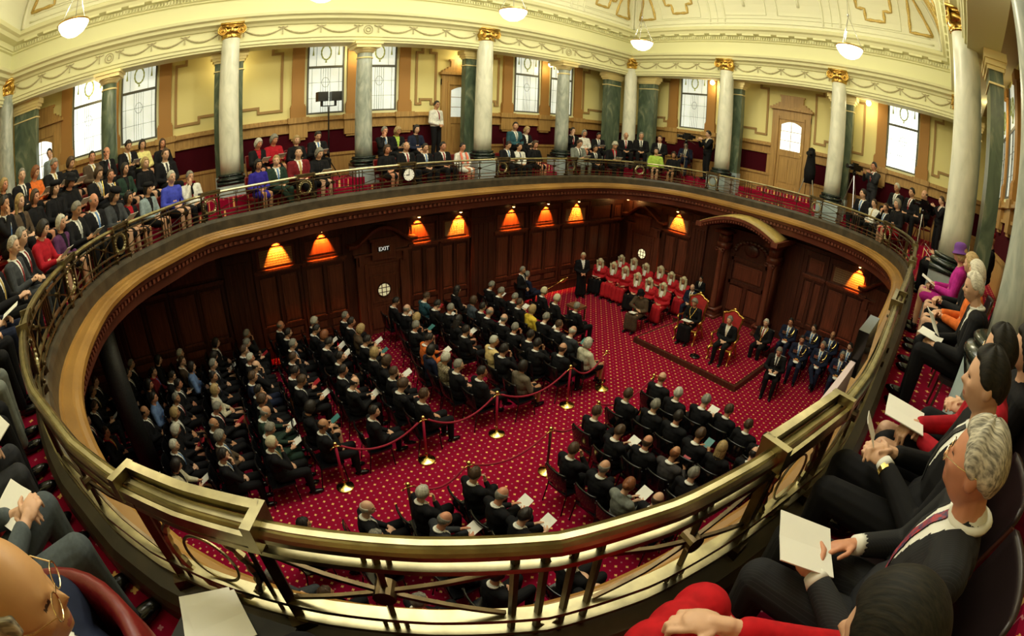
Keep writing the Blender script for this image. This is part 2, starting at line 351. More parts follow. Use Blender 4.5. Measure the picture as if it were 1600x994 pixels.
# lower doors with segmental hoods
def lower_door(n, P, uc, exit_sign=False, glow=.5):
    """P(u,d,z); uc centre"""
    root = thing('door_%d' % n, 'x', 'door'); del root['label']; del root['category']; root['kind'] = 'structure'
    def bx(m, u0, u1, d0, d1, z0, z1):
        d1 = jit(d1); Q = [P(uc+u, d, z) for z in (z0, z1) for d in (d0, d1) for u in (u0, u1)]
        m.add(Q, [(0, 2, 3, 1), (4, 5, 7, 6), (0, 1, 5, 4), (2, 6, 7, 3), (0, 4, 6, 2), (1, 3, 7, 5)])
    m = MB()
    for s in (-1, 1):
        a, b = sorted((s*.52, s*.78)); bx(m, a, b, 0, .12, 0, 2.3); a, b = sorted((s*.5, s*.56)); bx(m, a, b, .1, .16, 0, 2.12)
        a, b = sorted((s*.58, s*.72)); bx(m, a, b, .12, .2, 2.1, 2.42)
    bx(m, -.78, .78, 0, .12, 2.08, 2.36); bx(m, -.85, .85, 0, .2, 2.36, 2.42); bx(m, -.34, .34, .1, .2, 2.2, 2.78); bx(m, -.4, .4, .1, .24, 2.72, 2.8)
    part('door_surround', m, PANW, root)
    m = MB(); K = 20; pr = []
    def hz(u): return 2.62+.42*math.cos(PI*u/1.5) if abs(u) < .75 else 2.62
    us = [-1.0+2.0*i/K for i in range(K+1)]
    vs = []
    for u in us:
        z = hz(u)
        for d, dz in ((0, 0), (.26, 0), (.3, .06), (.3, .1), (0, .12)): vs.append(P(uc+u, d, z+dz))
    k = 5; fs = [(i*k+j, (i+1)*k+j, (i+1)*k+(j+1) % k, i*k+(j+1) % k) for i in range(K) for j in range(k)]+[tuple(range(k)), tuple(K*k+j for j in range(k))]
    m.add(vs, fs)
    vs = []
    for u in us:
        z = hz(u)
        for d, zz in ((0, 2.42), (.06, 2.42), (.06, z), (0, z)): vs.append(P(uc+u*.84, d, zz))
    k = 4; m.add(vs, [(i*k+j, (i+1)*k+j, (i+1)*k+(j+1) % k, i*k+(j+1) % k) for i in range(K) for j in range(k)])
    part('arched_hood', m, PANW, root)
    m = MB(); bx(m, -.5, .5, 0, .06, 0, 2.08)
    for a, b, z0, z1 in ((-.42, .42, 1.78, 1.98), (-.42, -.03, .15, .8), (.03, .42, .15, .8), (-.42, .42, .84, .92)): bx(m, a, b, .06, .08, z0, z1)
    for a, b, z0, z1 in ((-.42, -.36, .95, 1.72), (.36, .42, .95, 1.72), (-.42, .42, .93, .98), (-.42, .42, 1.68, 1.74)): bx(m, a, b, .06, .085, z0, z1)
    leaf = part('door_leaf', m, PANW, root)
    # round nine-light window
    zc = 1.28; R_ = .2; m = MB(); n = 28
    m.add([P(uc+R_*math.cos(2*PI*i/n), .068, zc+R_*math.sin(2*PI*i/n)) for i in range(n)], [tuple(range(n))])
    part('round_pane', m, mat('lit_obscure_glass_%d' % n if False else 'lit_obscure_glass_%s' % glow, (.85, .75, .42), .3, emit=glow, noise=.5, nscale=60), root)
    m = MB(); m.tube([P(uc+R_*math.cos(2*PI*i/n), .075, zc+R_*math.sin(2*PI*i/n)) for i in range(n)], .022, 6, True)
    for q in (-.066, .066):
        h = math.sqrt(R_*R_-q*q); bx(m, q-.009, q+.009, .068, .085, zc-h, zc+h); bx(m, -h, h, .068, .085, zc+q-.009, zc+q+.009)
    part('glazing_bar', m, DARKW, root)
    m = MB(); m.tube([P(uc-.45, .07, .95), P(uc-.45, .12, .97), P(uc-.45, .12, 1.25), P(uc-.45, .07, 1.27)], .012, 6); part('pull_handle', m, BRASSB, root)
    return root
lower_door(1, PL, 9.8, glow=.55); lower_door(2, PF, 1.2, glow=1.3); lower_door(3, PF, 10.65, glow=1.0)
# EXIT sign over the side door
def text_mesh(txt, size, m, parent, M, name='lettering', ext=.004):
    c = bpy.data.curves.new(name, 'FONT'); c.body = txt; c.size = size; c.align_x = 'CENTER'; c.align_y = 'CENTER'; c.extrude = ext
    o = bpy.data.objects.new(name+'_tmp', c); COL.objects.link(o); bpy.context.view_layer.update()
    me = bpy.data.meshes.new_from_object(o.evaluated_get(bpy.context.evaluated_depsgraph_get())); bpy.data.objects.remove(o)
    me.materials.clear(); me.materials.append(m); q = link(name, me, parent); q.matrix_local = M; return q
ex = thing('exit_sign', 'small black EXIT sign with white letters above the side door', 'sign', (.2, -9.8, 2.5))
part('sign_box', MB().box(0, .03, -.17, .17, -.075, .075), BLACK, ex)
part('sign_border', MB().box(.028, .034, -.19, .19, .07, .085).box(.028, .034, -.19, .19, -.085, -.07), BRASS, ex)
text_mesh('EXIT', .15, mat('sign_white', (.9, .9, .8), .5, emit=.6), ex, Matrix(((0, 0, 1, .034), (1, 0, 0, 0), (0, 1, 0, 0), (0, 0, 0, 1))))
# uplit lamps under the gallery
SP = [('x', 12.73), ('x', 11.49), ('x', 8.69), ('x', 7.35), ('x', 5.45), ('x', 4.03), ('x', 2.62), ('y', 2.7), ('y', 9.55)]
BULB = mat('lamp_glow', (1, .55, .15), .4, emit=14)
for i, (a, u) in enumerate(SP):
    f = PL if a == 'x' else PF
    names = {12.73: 'over the grille near the dark pillar end', 11.49: 'between that grille and the arched door', 8.69: 'just past the arched side door', 7.35: 'over the second grille of the side wall', 5.45: 'just past the dark wall pier', 4.03: 'second past the dark wall pier', 2.62: 'over the last grille of the side wall', 2.7: 'beside the round-window door by the judges', 9.55: 'beside the officers'}
    t = thing('wall_downlight', 'small amber downlight '+names[u], 'lamp', f(u, .17, 3.24), 0, 'amber wall downlights')
    m = MB(); m.lathe([(.05, .0), (.055, .05), (.04, .11), (.015, .14)], (0, 0, 0), 14); part('lamp_shade', m, BRASS, t, True)
    m = MB(); m.ell((0, 0, -.005), (.04, .04, .03)); part('bulb', m, BULB, t, True)
    l = lamp('downlight_light', 'SPOT', f(u, .19, 3.19), P_SPOT, (1.0, .27, .03), .015, angle=1.22, blend=.35)
    d = Vector(f(u, .0, 2.82))-Vector(f(u, .19, 3.19)); l.rotation_euler = d.to_track_quat('-Z', 'Y').to_euler()
t = thing('corner_lamp', 'bare round lamp in the corner under the gallery', 'lamp', (.42, -.25, 3.3))
part('bulb', MB().ell((0, 0, 0), (.07, .07, .07)), BULB, t, True); part('lamp_rose', MB().lathe([(.1, .07), (.1, .15)], n=12), BRASS, t)
lamp('corner_lamp_light', 'POINT', (.55, -.4, 3.2), 8, (1, .5, .15), .05)
# ------------------------------------------------------------------ gallery floor, tiers
mb = MB(); ring(mb, -.06, ZF, XO0, XO1, YO0, YO1, ZF); struct('floor_gallery', mb, CARPET)
def tier(name, o, z0, z1):
    mb = MB(); ring(mb, o, z1, XO0, XO1, YO0, YO1, z1)
    n = 200; a = [rxy(RL*i/n, o)[0] for i in range(n)]
    vs = [(p.x, p.y, z0) for p in a]+[(p.x, p.y, z1) for p in a]; mb.add(vs, [(i, (i+1) % n, n+(i+1) % n, n+i) for i in range(n)])
    return struct(name, mb, CARPET)
tier('floor_tier_1', -1.22, ZF, 4.28); tier('floor_tier_2', -1.42, 4.28, 4.5)
mb = MB(); mb.box(5.2, 7.2, .85, 1.25, 4.5, 4.66); struct('floor_step', mb, CARPET)
mb = MB()
poly = [(-1.25, -21.5), (7.5, -21.5), (7.0, -19.0), (4.6, -18.15), (2.6, -17.15), (.9, -15.9), (-.15, -14.9), (-1.25, -14.7)]
mb.prism(poly, 2, 4.5, 4.95); struct('floor_tier_3', mb, CARPET)
# bright metal strips stand in for the light on the far step edges
mb = MB()
for y, z, x0, x1 in ((.47, 4.285, 5.3, 6.5), (.67, 4.505, 5.5, 6.5), (.84, 4.668, 5.6, 6.7)): mb.box(x0, x1, y-.02, y+.02, z-.01, z+.008)
tag(part('painted_step_light', mb, mat('step_light_metal', (.9, .85, .7), .2, 1.0)), 'bright strips standing in for light on the red carpeted steps to the far door', 'painted light')
# ------------------------------------------------------------------ gallery edge: kerb, fascia, lip, dentils
mb = sweep([(-.13, -.76), (-.13, -.64), (-.12, -.59), (-.085, -.55), (.0, -.53), (.05, -.54), (.07, -.60), (.07, -.78), (0, -.80)]); struct('trim_1_kerb', mb, FASCIA)
mb = sweep([(.05, -.775), (.10, -.775), (.11, -.80), (.22, -.80), (.24, -.82), (.28, -.83), (.31, -.86), (.31, -.92), (.05, -.93)]); struct('trim_2_lip', mb, LIPW)
mb = sweep([(.05, -.92), (.27, -.925), (.25, -.97), (.23, -1.02), (.19, -1.03), (.19, -1.12), (.14, -1.14), (.10, -1.3), (0, -1.3)]); struct('trim_3_bed_mould', mb, REDW)
mb = MB(); n = int(RL/.125)
for i in range(n):
    s = RL*i/n; sweep([(.18, -1.035), (.235, -1.035), (.235, -1.10), (.18, -1.10)], mb, True, s, s+.06, .06)
struct('trim_4_dentils', mb, PANW)
# ------------------------------------------------------------------ brass balustrade
bal = thing('balustrade', 'long curved brass and bronze balustrade running round the gallery edge', 'balustrade', (0, 0, 0))
part('handrail', sweep([(-.030, -.012), (-.036, -.022), (-.036, -.040), (-.028, -.05), (.028, -.05), (.036, -.040), (.036, -.022), (.030, -.012), (.022, -.002), (.016, -.010), (.010, 0), (-.010, 0), (-.016, -.010), (-.022, -.002)], step=.07), BRASS, bal)
for a, b in ((-.10, -.12), (-.385, -.405), (-.475, -.495)):
    part('rail_bar', sweep([(-.024, a), (.024, a), (.024, b), (-.024, b)], step=.07), BRASS, bal)
def vbar(m, s, z0, z1, w=.011, o=0): m.tube([rp(s, o, z0), rp(s, o, z1)], w*1.2, 4)
def panel_x(s0, s1):
    m = MB(); c = (s0+s1)/2; zc = -.25
    P_ = lambda s, z: rp(s, 0, z)
    for sa, za in ((s0, -.135), (s1, -.135), (s0, -.375), (s1, -.375)): m.tube([P_(sa, za), P_((sa+c)/2, (za+zc)/2), P_(c, zc)], .010, 4)
    vbar(m, c, -.06, -.53)
    for d in (-.035, .035): vbar(m, c+d, -.06, -.1, .008); vbar(m, c+d, -.42, -.47, .008)
    p, n_, t_ = rxy(c); q = P_(c, zc); n3 = Vector((n_.x, n_.y, 0)); t3 = Vector((t_.x, t_.y, 0)); u3 = Vector((0, 0, 1))
    m.tube([q - n3*.03, q+n3*.03], .035, 14)
    part('cross_panel', m, BRONZE_SHADED, bal)
def panel_t(c):
    m = MB()
    for d in (-.12, -.04, .04, .12): vbar(m, c+d, -.06, -.53, .011)
    p, n_, t_ = rxy(c); t3 = Vector((t_.x, t_.y, 0)); u3 = Vector((0, 0, 1))
    for z in (-.085, -.45):
        q = rp(c, 0, z); m.tube([q+t3*.035*math.cos(2*PI*i/14)+u3*.035*math.sin(2*PI*i/14) for i in range(14)], .007, 6, True)
    part('bar_set', m, BRONZE_SHADED, bal)
WP = [(11.63, -12.4), (10.67, -14.57), (8.43, -16.03), (6.2, -16.3), (4.4, -15.95), (2.42, -14.4), (1.76, -12.1), (1.5, -9.5), (1.25, -6.8), (1.2, -4.2), (1.9, -1.75), (4.25, -.75), (8.1, -.9), (10.5, -2.4), (11.45, -5.2), (11.55, -7.4), (11.62, -9.9)]
WS = sorted([(s_of(*p), k) for k, p in enumerate(WP)])
for idx, (s, k) in enumerate(WS):
    nearw = k in (0, 1); h = .27 if nearw else .2
    for sd in (-1, 1):
        m = MB(); vbar(m, s+sd*h, .0, -.54, .022); vbar(m, s+sd*(h-.06), -.06, -.54, .009); q = rp(s+sd*h, 0, -.54)
        m.box(q.x-.045, q.x+.045, q.y-.045, q.y+.045, q.z-.03, q.z+.05); m.ell(rp(s+sd*h, .045, -.45), (.02, .02, .02), 8, 6); m.ell(rp(s+sd*h, .045, -.12), (.02, .02, .02), 8, 6)
        part('post', m, BRONZE_SHADED, bal)
    # raised stretch of rail over the wreath
    m = MB(); sweep([(.022, .0), (.022, .034), (.058, .034), (.058, .0)], m, True, s-h-.02, s+h+.02, .05)
    sweep([(-.052, -.05), (-.052, -.008), (-.034, -.008), (-.034, -.05)], m, True, s-h, s+h, .05)
    for sd in (-1, 1): sweep([(-.058, -.065), (-.058, .034), (.062, .034), (.062, -.065)], m, True, *sorted((s+sd*(h+.035), s+sd*(h+.0))), .03)
    part('rail_block', m, BRASS, bal)
    p, n_, t_ = rxy(s); t3 = Vector((t_.x, t_.y, 0)); u3 = Vector((0, 0, 1)); q = rp(s, .0, -.27)
    if k != 7:
        m = MB(); N_ = 40; Rw = .19 if nearw else .15
        m.tube([q+t3*Rw*math.cos(2*PI*i/N_)+u3*Rw*math.sin(2*PI*i/N_) for i in range(N_)], [(.012 if nearw else .02)+.007*(i % 2) for i in range(N_)], 6, True)
        m.tube([q+t3*.11*math.cos(2*PI*i/N_)+u3*.11*math.sin(2*PI*i/N_) for i in range(N_)], .006, 5, True)
        part('wreath', m, BRASS, bal)
# panels between
for i in range(len(WS)):
    s0, k0 = WS[i]; s1, k1 = WS[(i+1) % len(WS)]
    if s1 < s0: s1 += RL
    a = s0+(.27 if k0 in (0, 1) else .2); b = s1-(.27 if k1 in (0, 1) else .2); L_ = b-a
    if L_ > 3.2:
        q = L_/3; panel_x(a, a+q-.14); panel_t(a+q); panel_x(a+q+.14, a+2*q-.14); panel_t(a+2*q); panel_x(a+2*q+.14, b)
    elif L_ > .7: c = (a+b)/2; panel_x(a, c-.14); panel_t(c); panel_x(c+.14, b)
# clock on the balustrade
s = [s for s, k in WS if k == 7][0]; p, n_, t_ = rxy(s); q = rp(s, .075, -.27); n3 = Vector((n_.x, n_.y, 0)); t3 = -Vector((t_.x, t_.y, 0)); u3 = Vector((0, 0, 1))
ck = thing('gallery_clock', 'round white-faced clock hung on the balustrade below the standing usher', 'clock', q)
t3 = n3.cross(u3)*-1      # viewer's right when looking at the face from inside the chamber is +t3
m = MB(); m.tube([n3*-.03, n3*.02], .155, 32); part('clock_case', m, BLACK, ck)
m = MB(); m.tube([n3*.018, n3*.026], .142, 32); part('clock_face', m, mat('clock_white', (.95, .93, .82), .5, emit=.12), ck)
m = MB()
for (dx, dz, L_, wd) in ((0, 1, .105, .006), (-1, 0, .08, .009)):
    d = t3*dx+u3*dz; m.obox(n3*.03+d*L_/2, d*L_/2, n3*.003, d.cross(n3)*wd)
m.tube([n3*.026, n3*.036], .012, 10)
part('clock_hand', m, BLACK, ck)
for h_ in range(12):
    m = MB(); a = PI/6*h_; d = t3*math.sin(a)+u3*math.cos(a); m.obox(n3*.0275+d*.122, d*.011, n3*.001, d.cross(n3)*(.0055 if h_ % 3 else .008))
    part('hour_mark', m, BLACK, ck)

# ------------------------------------------------------------------ colonnade
ZS, ZC, ZB = 4.99, 8.79, 8.14       # shaft foot, ionic capital top, beam underside
def shaft(mb, r, z0, z1, n=28):
    mb.lathe([(r*(1-.14*(t/8.0)**1.8), z0+(z1-z0)*t/8) for t in range(9)], n=n)
def volute(mb, c, side, front, sc_=1):
    # spiral scroll lying in the x(side)-z plane, facing y*front
    pts = []; rr = []
    for i in range(44):
        a = i/43*2.6*2*PI; r = (.115*(1-i/43)**.8+.012)*sc_
        pts.append((c[0]+side*(-math.sin(a))*-r, c[1], c[2]+math.cos(a)*r)); rr.append((.020*(1-i/60))*sc_)
    mb.tube(pts, rr, 6, flat=None); mb.ell(c, (.025*sc_, .04*sc_, .025*sc_), 8, 6)
    mb.tube([(c[0], c[1]-.012*front, c[2]), (c[0], c[1]+.0*front, c[2])], .11*sc_, 16)
def pedestal_parts(t, h):
    q = .36-h; m = MB(); m.box(-q, q, -q, q, ZF-ZS, -.22); m.box(-q-.03, q+.03, -q-.03, q+.03, ZF-ZS, ZF-ZS+.09); part('pedestal', m, BLUEST, t)
    m = MB(); m.box(-q-.01, q+.01, -q-.01, q+.01, -.22, -.14)
    m.lathe([(.34, -.14), (.375, -.12), (.385, -.09), (.37, -.06), (.33, -.045), (.315, -.03), (.33, -.015), (.34, .01), (.32, .03), (.29, .04)], n=32)
    part('column_base', m, BLKST, t, True)
def ionic(x, y, rot, label, m_shaft=None):
    t = thing('ionic_column', label, 'column', (x, y, ZS), rot, 'ionic columns of the colonnade')
    pedestal_parts(t, 0)
    m = MB(); shaft(m, .265, .03, 3.5); part('column_shaft', m, m_shaft or WMARB, t, True)
    m = MB(); m.lathe([(.225, 3.40), (.25, 3.42), (.25, 3.45), (.235, 3.47), (.27, 3.52), (.30, 3.60), (.29, 3.64)], n=24)
    m.box(-.30, .30, -.30, .30, 3.74, 3.80); m.box(-.27, .27, -.27, .27, 3.69, 3.75)
    for fy in (-1, 1):
        for sx in (-1, 1): volute(m, (sx*.235, fy*.25, 3.60), sx, fy)
        m.tube([(-.2, fy*.27, 3.70), (0, fy*.29, 3.66), (.2, fy*.27, 3.70)], .022, 6)
        m.ell((0, fy*.29, 3.60), (.05, .03, .07), 8, 6); m.ell((0, fy*.26, 3.47), (.03, .02, .05), 8, 6)
    for sx in (-1, 1): m.tube([(sx*.24, -.25, 3.6), (sx*.22, 0, 3.6), (sx*.24, .25, 3.6)], [.085, .06, .085], 10)
    part('gilded_capital', m, GOLD, t, True)
    return t
def pier(x, y, rot, label):
    t = thing('marble_pier', label, 'pier', (x, y, ZS), rot, 'green marble piers behind the columns')
    m = MB(); m.box(-.38, .38, -.12, .12, -.05, 2.67); part('pier_shaft', m, DMARB, t)
    m = MB(); m.box(-.41, .41, -.14, .14, 2.66, 2.69); m.box(-.41, .41, -.15, .15, 2.88, 2.94); m.box(-.45, .45, -.18, .18, 2.94, 3.02); m.box(-.5, .5, -.2, .2, 3.02, 3.15); part('pier_cap', m, GOLD2, t)
    m = MB(); m.box(-.38, .38, -.121, .121, 2.69, 2.88); part('pier_neck', m, DMARB, t)
    m = MB(); m.box(-.4, .4, -.14, .14, ZF-ZS, -.05); part('pedestal', m, BLUEST, t)
    return t
GOLD2 = mat('cream_and_gilt', (.85, .72, .35), .5, .3)
def doric(x, y, label, m_shaft):
    t = thing('round_column', label, 'column', (x, y, ZS), 0, 'plain capped columns between the ionic ones')
    pedestal_parts(t, .04)
    m = MB(); shaft(m, .235, .03, 2.86); part('column_shaft', m, m_shaft, t, True)
    m = MB(); m.lathe([(.20, 2.70), (.225, 2.71), (.225, 2.735), (.205, 2.75)], n=24); m.lathe([(.20, 2.86), (.24, 2.88), (.27, 2.93), (.30, 2.96), (.30, 2.99)], n=24); m.box(-.34, .34, -.34, .34, 2.99, 3.08); m.box(-.38, .38, -.38, .38, 3.08, 3.15); part('moulded_cap', m, GOLD2, t)
    return t
Y2, Y4, Y6 = -6.54, -13.74, -20.25
SIDE = [(0, 'corner column of the side wall and the throne wall, pale marble with gilded scrolls'), (Y2, 'white marble ionic column behind the seated woman in white and coral'), (Y4, 'white marble ionic column on pale blue pedestal beside the woman in royal blue'), (Y6, 'green-veined corner column at the gallery end, by the far side door')]
for y, lab in SIDE:
    ionic(0, y, PI/2, lab, WMARB if y != Y6 else GMARB)
    if y not in (0, Y6): pier(-.55, y, PI/2, 'dark green square pier behind the column '+('in white and coral woman\'s bay' if y == Y2 else 'beside the woman in royal blue'))
for (x, y, r, l) in ((-.55, -.45, PI/2, 'green marble corner pier on the side-wall flank'), (.45, .55, 0, 'green marble corner pier on the throne-wall flank'), (-.55, -19.75, PI/2, 'green marble corner pier by the pedimented gallery door')): pier(x, y, r, l)
for y, l, ms in (((Y2+0)/2, 'grey marble column with plain gilt cap between the grey-suited man and seated pairs', GMARB), ((Y2+Y4)/2, 'grey marble column with plain gilt cap beside the pair of loudspeakers', GMARB), ((Y4+Y6)/2, 'dark green marble column rising behind the standing-room rows', DMARB)):
    doric(-.2, y, l, ms)
for x, l in ((4.19, 'white marble ionic column beside the camera operator, left of the far door'), (8.18, 'white marble ionic column by the unattended tripod, right of the far door')):
    ionic(x, 0, 0, l, WMARB); pier(x, .55, 0, 'dark green square pier behind column '+('next to camera operator' if x < 5 else 'next to unattended tripod'))
ionic(12.16, 0, -PI/2, 'corner ionic column beyond the standing cameraman', WMARB); pier(12.7, -.45, PI/2, 'green pier behind the far corner column')
ionic(12.16, Y2, -PI/2, 'large white marble ionic column beside the woman in the purple hat', WMARB); pier(12.66, Y2, PI/2, 'broad green marble pier beside the large white column')
doric(12.66, -10.85, 'near green-grey column with wide dark base and pale blue pedestal', GMARB)
# ------------------------------------------------------------------ entablature and coved ceiling
def rect_sweep(mb, prof, closed=True, x0=0, x1=W, y0=-LEN, y1=0):
    cs = lambda o: [(x0+o, y1-o), (x1-o, y1-o), (x1-o, y0+o), (x0+o, y0+o)]
    k = len(prof); vs = []
    for c in range(4):
        for o, z in prof: x, y = cs(o)[c]; vs.append((x, y, z))
    fs = [(c*k+j, ((c+1) % 4)*k+j, ((c+1) % 4)*k+(j+1) % k, c*k+(j+1) % k) for c in range(4) for j in range(k if closed else k-1)]
    return mb.add(vs, [tuple(reversed(f)) for f in fs])
mb = MB(); rect_sweep(mb, [(-.6, 8.14), (-.02, 8.14), (-.02, 8.2), (.02, 8.2), (.02, 8.27), (.05, 8.29), (.05, 8.33), (-.0, 8.34), (.0, 8.66), (.05, 8.68), (.08, 8.74), (.20, 8.78), (.22, 8.86), (.30, 8.89), (.32, 8.96), (.12, 8.99), (.12, 9.42), (.18, 9.44), (.18, 9.48), (.22, 9.49), (.22, 9.62), (.40, 9.66), (.44, 9.74), (.52, 9.78), (.55, 9.86), (.50, 9.90), (-.6, 9.92)])
struct('trim_5_entablature', mb, CREAM)
# dentils and stepped blocks
mb = MB()
def wallpt(side, u, o, z):
    return ((o, -u, z), (u, -o, z), (W-o, -u, z))[side]
def wbox(m, side, u0, u1, o0, o1, z0, z1):
    P = [wallpt(side, u, o, z) for z in (z0, z1) for o in (o0, o1) for u in (u0, u1)]
    m.add(P, [(0, 2, 3, 1), (4, 5, 7, 6), (0, 1, 5, 4), (2, 6, 7, 3), (0, 4, 6, 2), (1, 3, 7, 5)])
for side, L_ in ((0, LEN), (1, W), (2, LEN)):
    u = .3
    while u < L_-.3:
        wbox(mb, side, u, u+.05, .2, .26, 9.50, 9.58); u += .085
    u = .6
    while u < L_-.6:
        wbox(mb, side, u, u+.42, .22, .40, 9.60, 9.68); u += .62
struct('trim_6_dentils', mb, CREAM)
GARL = mat('garland_relief', (.56, .50, .28), .7, noise=.3, nscale=40)
mb = MB()
def swag(side, a, b):
    pts = []; n = 14
    for i in range(n+1):
        t = i/n; pts.append(wallpt(side, a+(b-a)*t, .025, 8.60-.17*(1-(2*t-1)**2)))
    mb.tube(pts, [.010+.012*(1-(2*i/n-1)**2)+(.004 if i % 2 else 0) for i in range(n+1)], 6)
def bow(side, u):
    mb.tube([wallpt(side, u-.12, .03, 8.63), wallpt(side, u-.05, .035, 8.60), wallpt(side, u, .035, 8.62), wallpt(side, u+.05, .035, 8.60), wallpt(side, u+.12, .03, 8.63)], .014, 5)
    mb.tube([wallpt(side, u, .03, 8.6), wallpt(side, u, .03, 8.42)], [.008, .018], 5)
for side, bays in ((0, [(0, Y2), (Y2, Y4), (Y4, Y6)]), (2, [(0, Y2), (Y2, Y4)])):
    for a, b in bays:
        a, b = -a, -b; mid = (a+b)/2
        for s0, s1 in ((a+.32, mid-.28), (mid+.28, b-.32)):
            for k in range(3): swag(side, s0+(s1-s0)*k/3, s0+(s1-s0)*(k+1)/3)
            for k in range(4): bow(side, s0+(s1-s0)*k/3)
        for rr in (.12, .06): mb.tube([wallpt(side, mid+rr*math.cos(2*PI*i/20), .02, 8.5+rr*math.sin(2*PI*i/20)) for i in range(20)], .012, 5, True)
for a, b in ((0, 4.19), (4.19, 8.18), (8.18, W)):
    s0, s1 = a+.34, b-.34
    for k in range(4): swag(1, s0+(s1-s0)*k/4, s0+(s1-s0)*(k+1)/4)
    for k in range(5): bow(1, s0+(s1-s0)*k/4)
struct('trim_7_garlands', mb, GARL)
# coved vault
def cove(t): return (.50+3.6*(1-math.cos(t*PI/2)), 9.90+2.5*math.sin(t*PI/2))
mb = MB(); rect_sweep(mb, [cove(i/16) for i in range(17)], False)
o1, z1 = cove(1); mb.add([(o1, -o1, z1), (W-o1, -o1, z1), (W-o1, -LEN+o1, z1), (o1, -LEN+o1, z1)], [(0, 1, 2, 3)])
struct('ceiling', mb, CREAM2)
mb = MB(); gb = MB()
def cpt(side, u, t, lift=.012):
    o, z = cove(t); return wallpt(side, u, o+lift, z-lift*.4)
def cline(m, side, pts, r):
    out = []
    for (u0, t0), (u1, t1) in zip(pts, pts[1:]):
        n = max(2, int(max(abs(u1-u0)/.15, abs(t1-t0)/.05)))
        for i in range(n): f = i/n; out.append(cpt(side, u0+(u1-u0)*f, t0+(t1-t0)*f))
    u, t = pts[-1]; out.append(cpt(side, u, t))
    m.tube(out, [r*(1.25 if i % 2 else .85) for i in range(len(out))] if m is gb else r, 6)
def corneru(t): return cove(t)[0]
for side, L_ in ((0, LEN), (1, W), (2, LEN)):
    secs = [0, 4.1, 8.1, W] if side == 1 else [0, 3.4, 6.7, 10.1, 13.5, 16.9, LEN]
    for i, u in enumerate(secs[1:-1]):
        for d in (-.28, .28): cline(mb, side, [(u+d, .02), (u+d, .95)], .03)
        cline(mb, side, [(u, .02), (u, .95)], .015)
    cline(mb, side, [(.8, .03), (L_-.8, .03)], .03); cline(mb, side, [(.9, .07), (L_-.9, .07)], .015)
    for k, (a, b) in enumerate(zip(secs, secs[1:])):
        mid = (a+b)/2
        if side == 1 and k == 1:
            for c_ in (mid-.95, mid+.95):
                for rr in (.42, .36):
                    mb.tube([cpt(side, c_+rr*math.cos(2*PI*i/24), .38+rr*.24*math.sin(2*PI*i/24)) for i in range(24)], .02, 5, True)
                mb.ell(cpt(side, c_, .38), (.3, .12, .28), 12, 8); cline(mb, side, [(c_, .27), (c_, .17)], .05)
                cline(mb, side, [(c_-.75, .1), (c_-.75, .8), (c_+.75, .8), (c_+.75, .1), (c_-.75, .1)], .018)
            continue
        w_ = .55; c_ = mid+(.6 if k == 0 else -.6 if k == len(secs)-2 else 0)
        cline(gb, side, [(c_-w_, .85), (c_-w_, .21), (c_-w_*.55, .21), (c_-w_*.55, .13), (c_+w_*.55, .13), (c_+w_*.55, .21), (c_+w_, .21), (c_+w_, .85), (c_-w_, .85)], .045)
        cline(mb, side, [(c_-w_-.25, .9), (c_-w_-.25, .085), (c_+w_+.25, .085), (c_+w_+.25, .9)], .018)
    for e, sg in ((0, 1), (L_, -1)):
        def U(x): return e+sg*x
        cline(gb, side, [(U(corneru(.09)+.28), .09), (U(corneru(.09)+1.0), .09), (U(corneru(.42)+.25), .42), (U(corneru(.09)+.28), .09)], .045)
        cline(mb, side, [(U(corneru(t)+.08), t) for t in [x/12 for x in range(0, 12)]], .05)
struct('trim_8_ceiling_ribs', mb, CREAM2, smooth=True)
struct('trim_9_gilt_frames', gb, mat('soft_gilt', (.72, .52, .16), .5, .5, noise=.4, nscale=40), smooth=True)
# gallery ceiling behind the beam
mb = MB(); z = 8.75
for a in ((XO0, -.5, YO0, YO1), (W+.5, XO1, YO0, YO1), (-.5, W+.5, .5, YO1), (-.5, W+.5, YO0, Y6-.5)): mb.box(a[0], a[1], a[2], a[3], z, z+.05)
struct('ceiling_gallery', mb, mat('gallery_ceiling', (.50, .40, .20), .8))
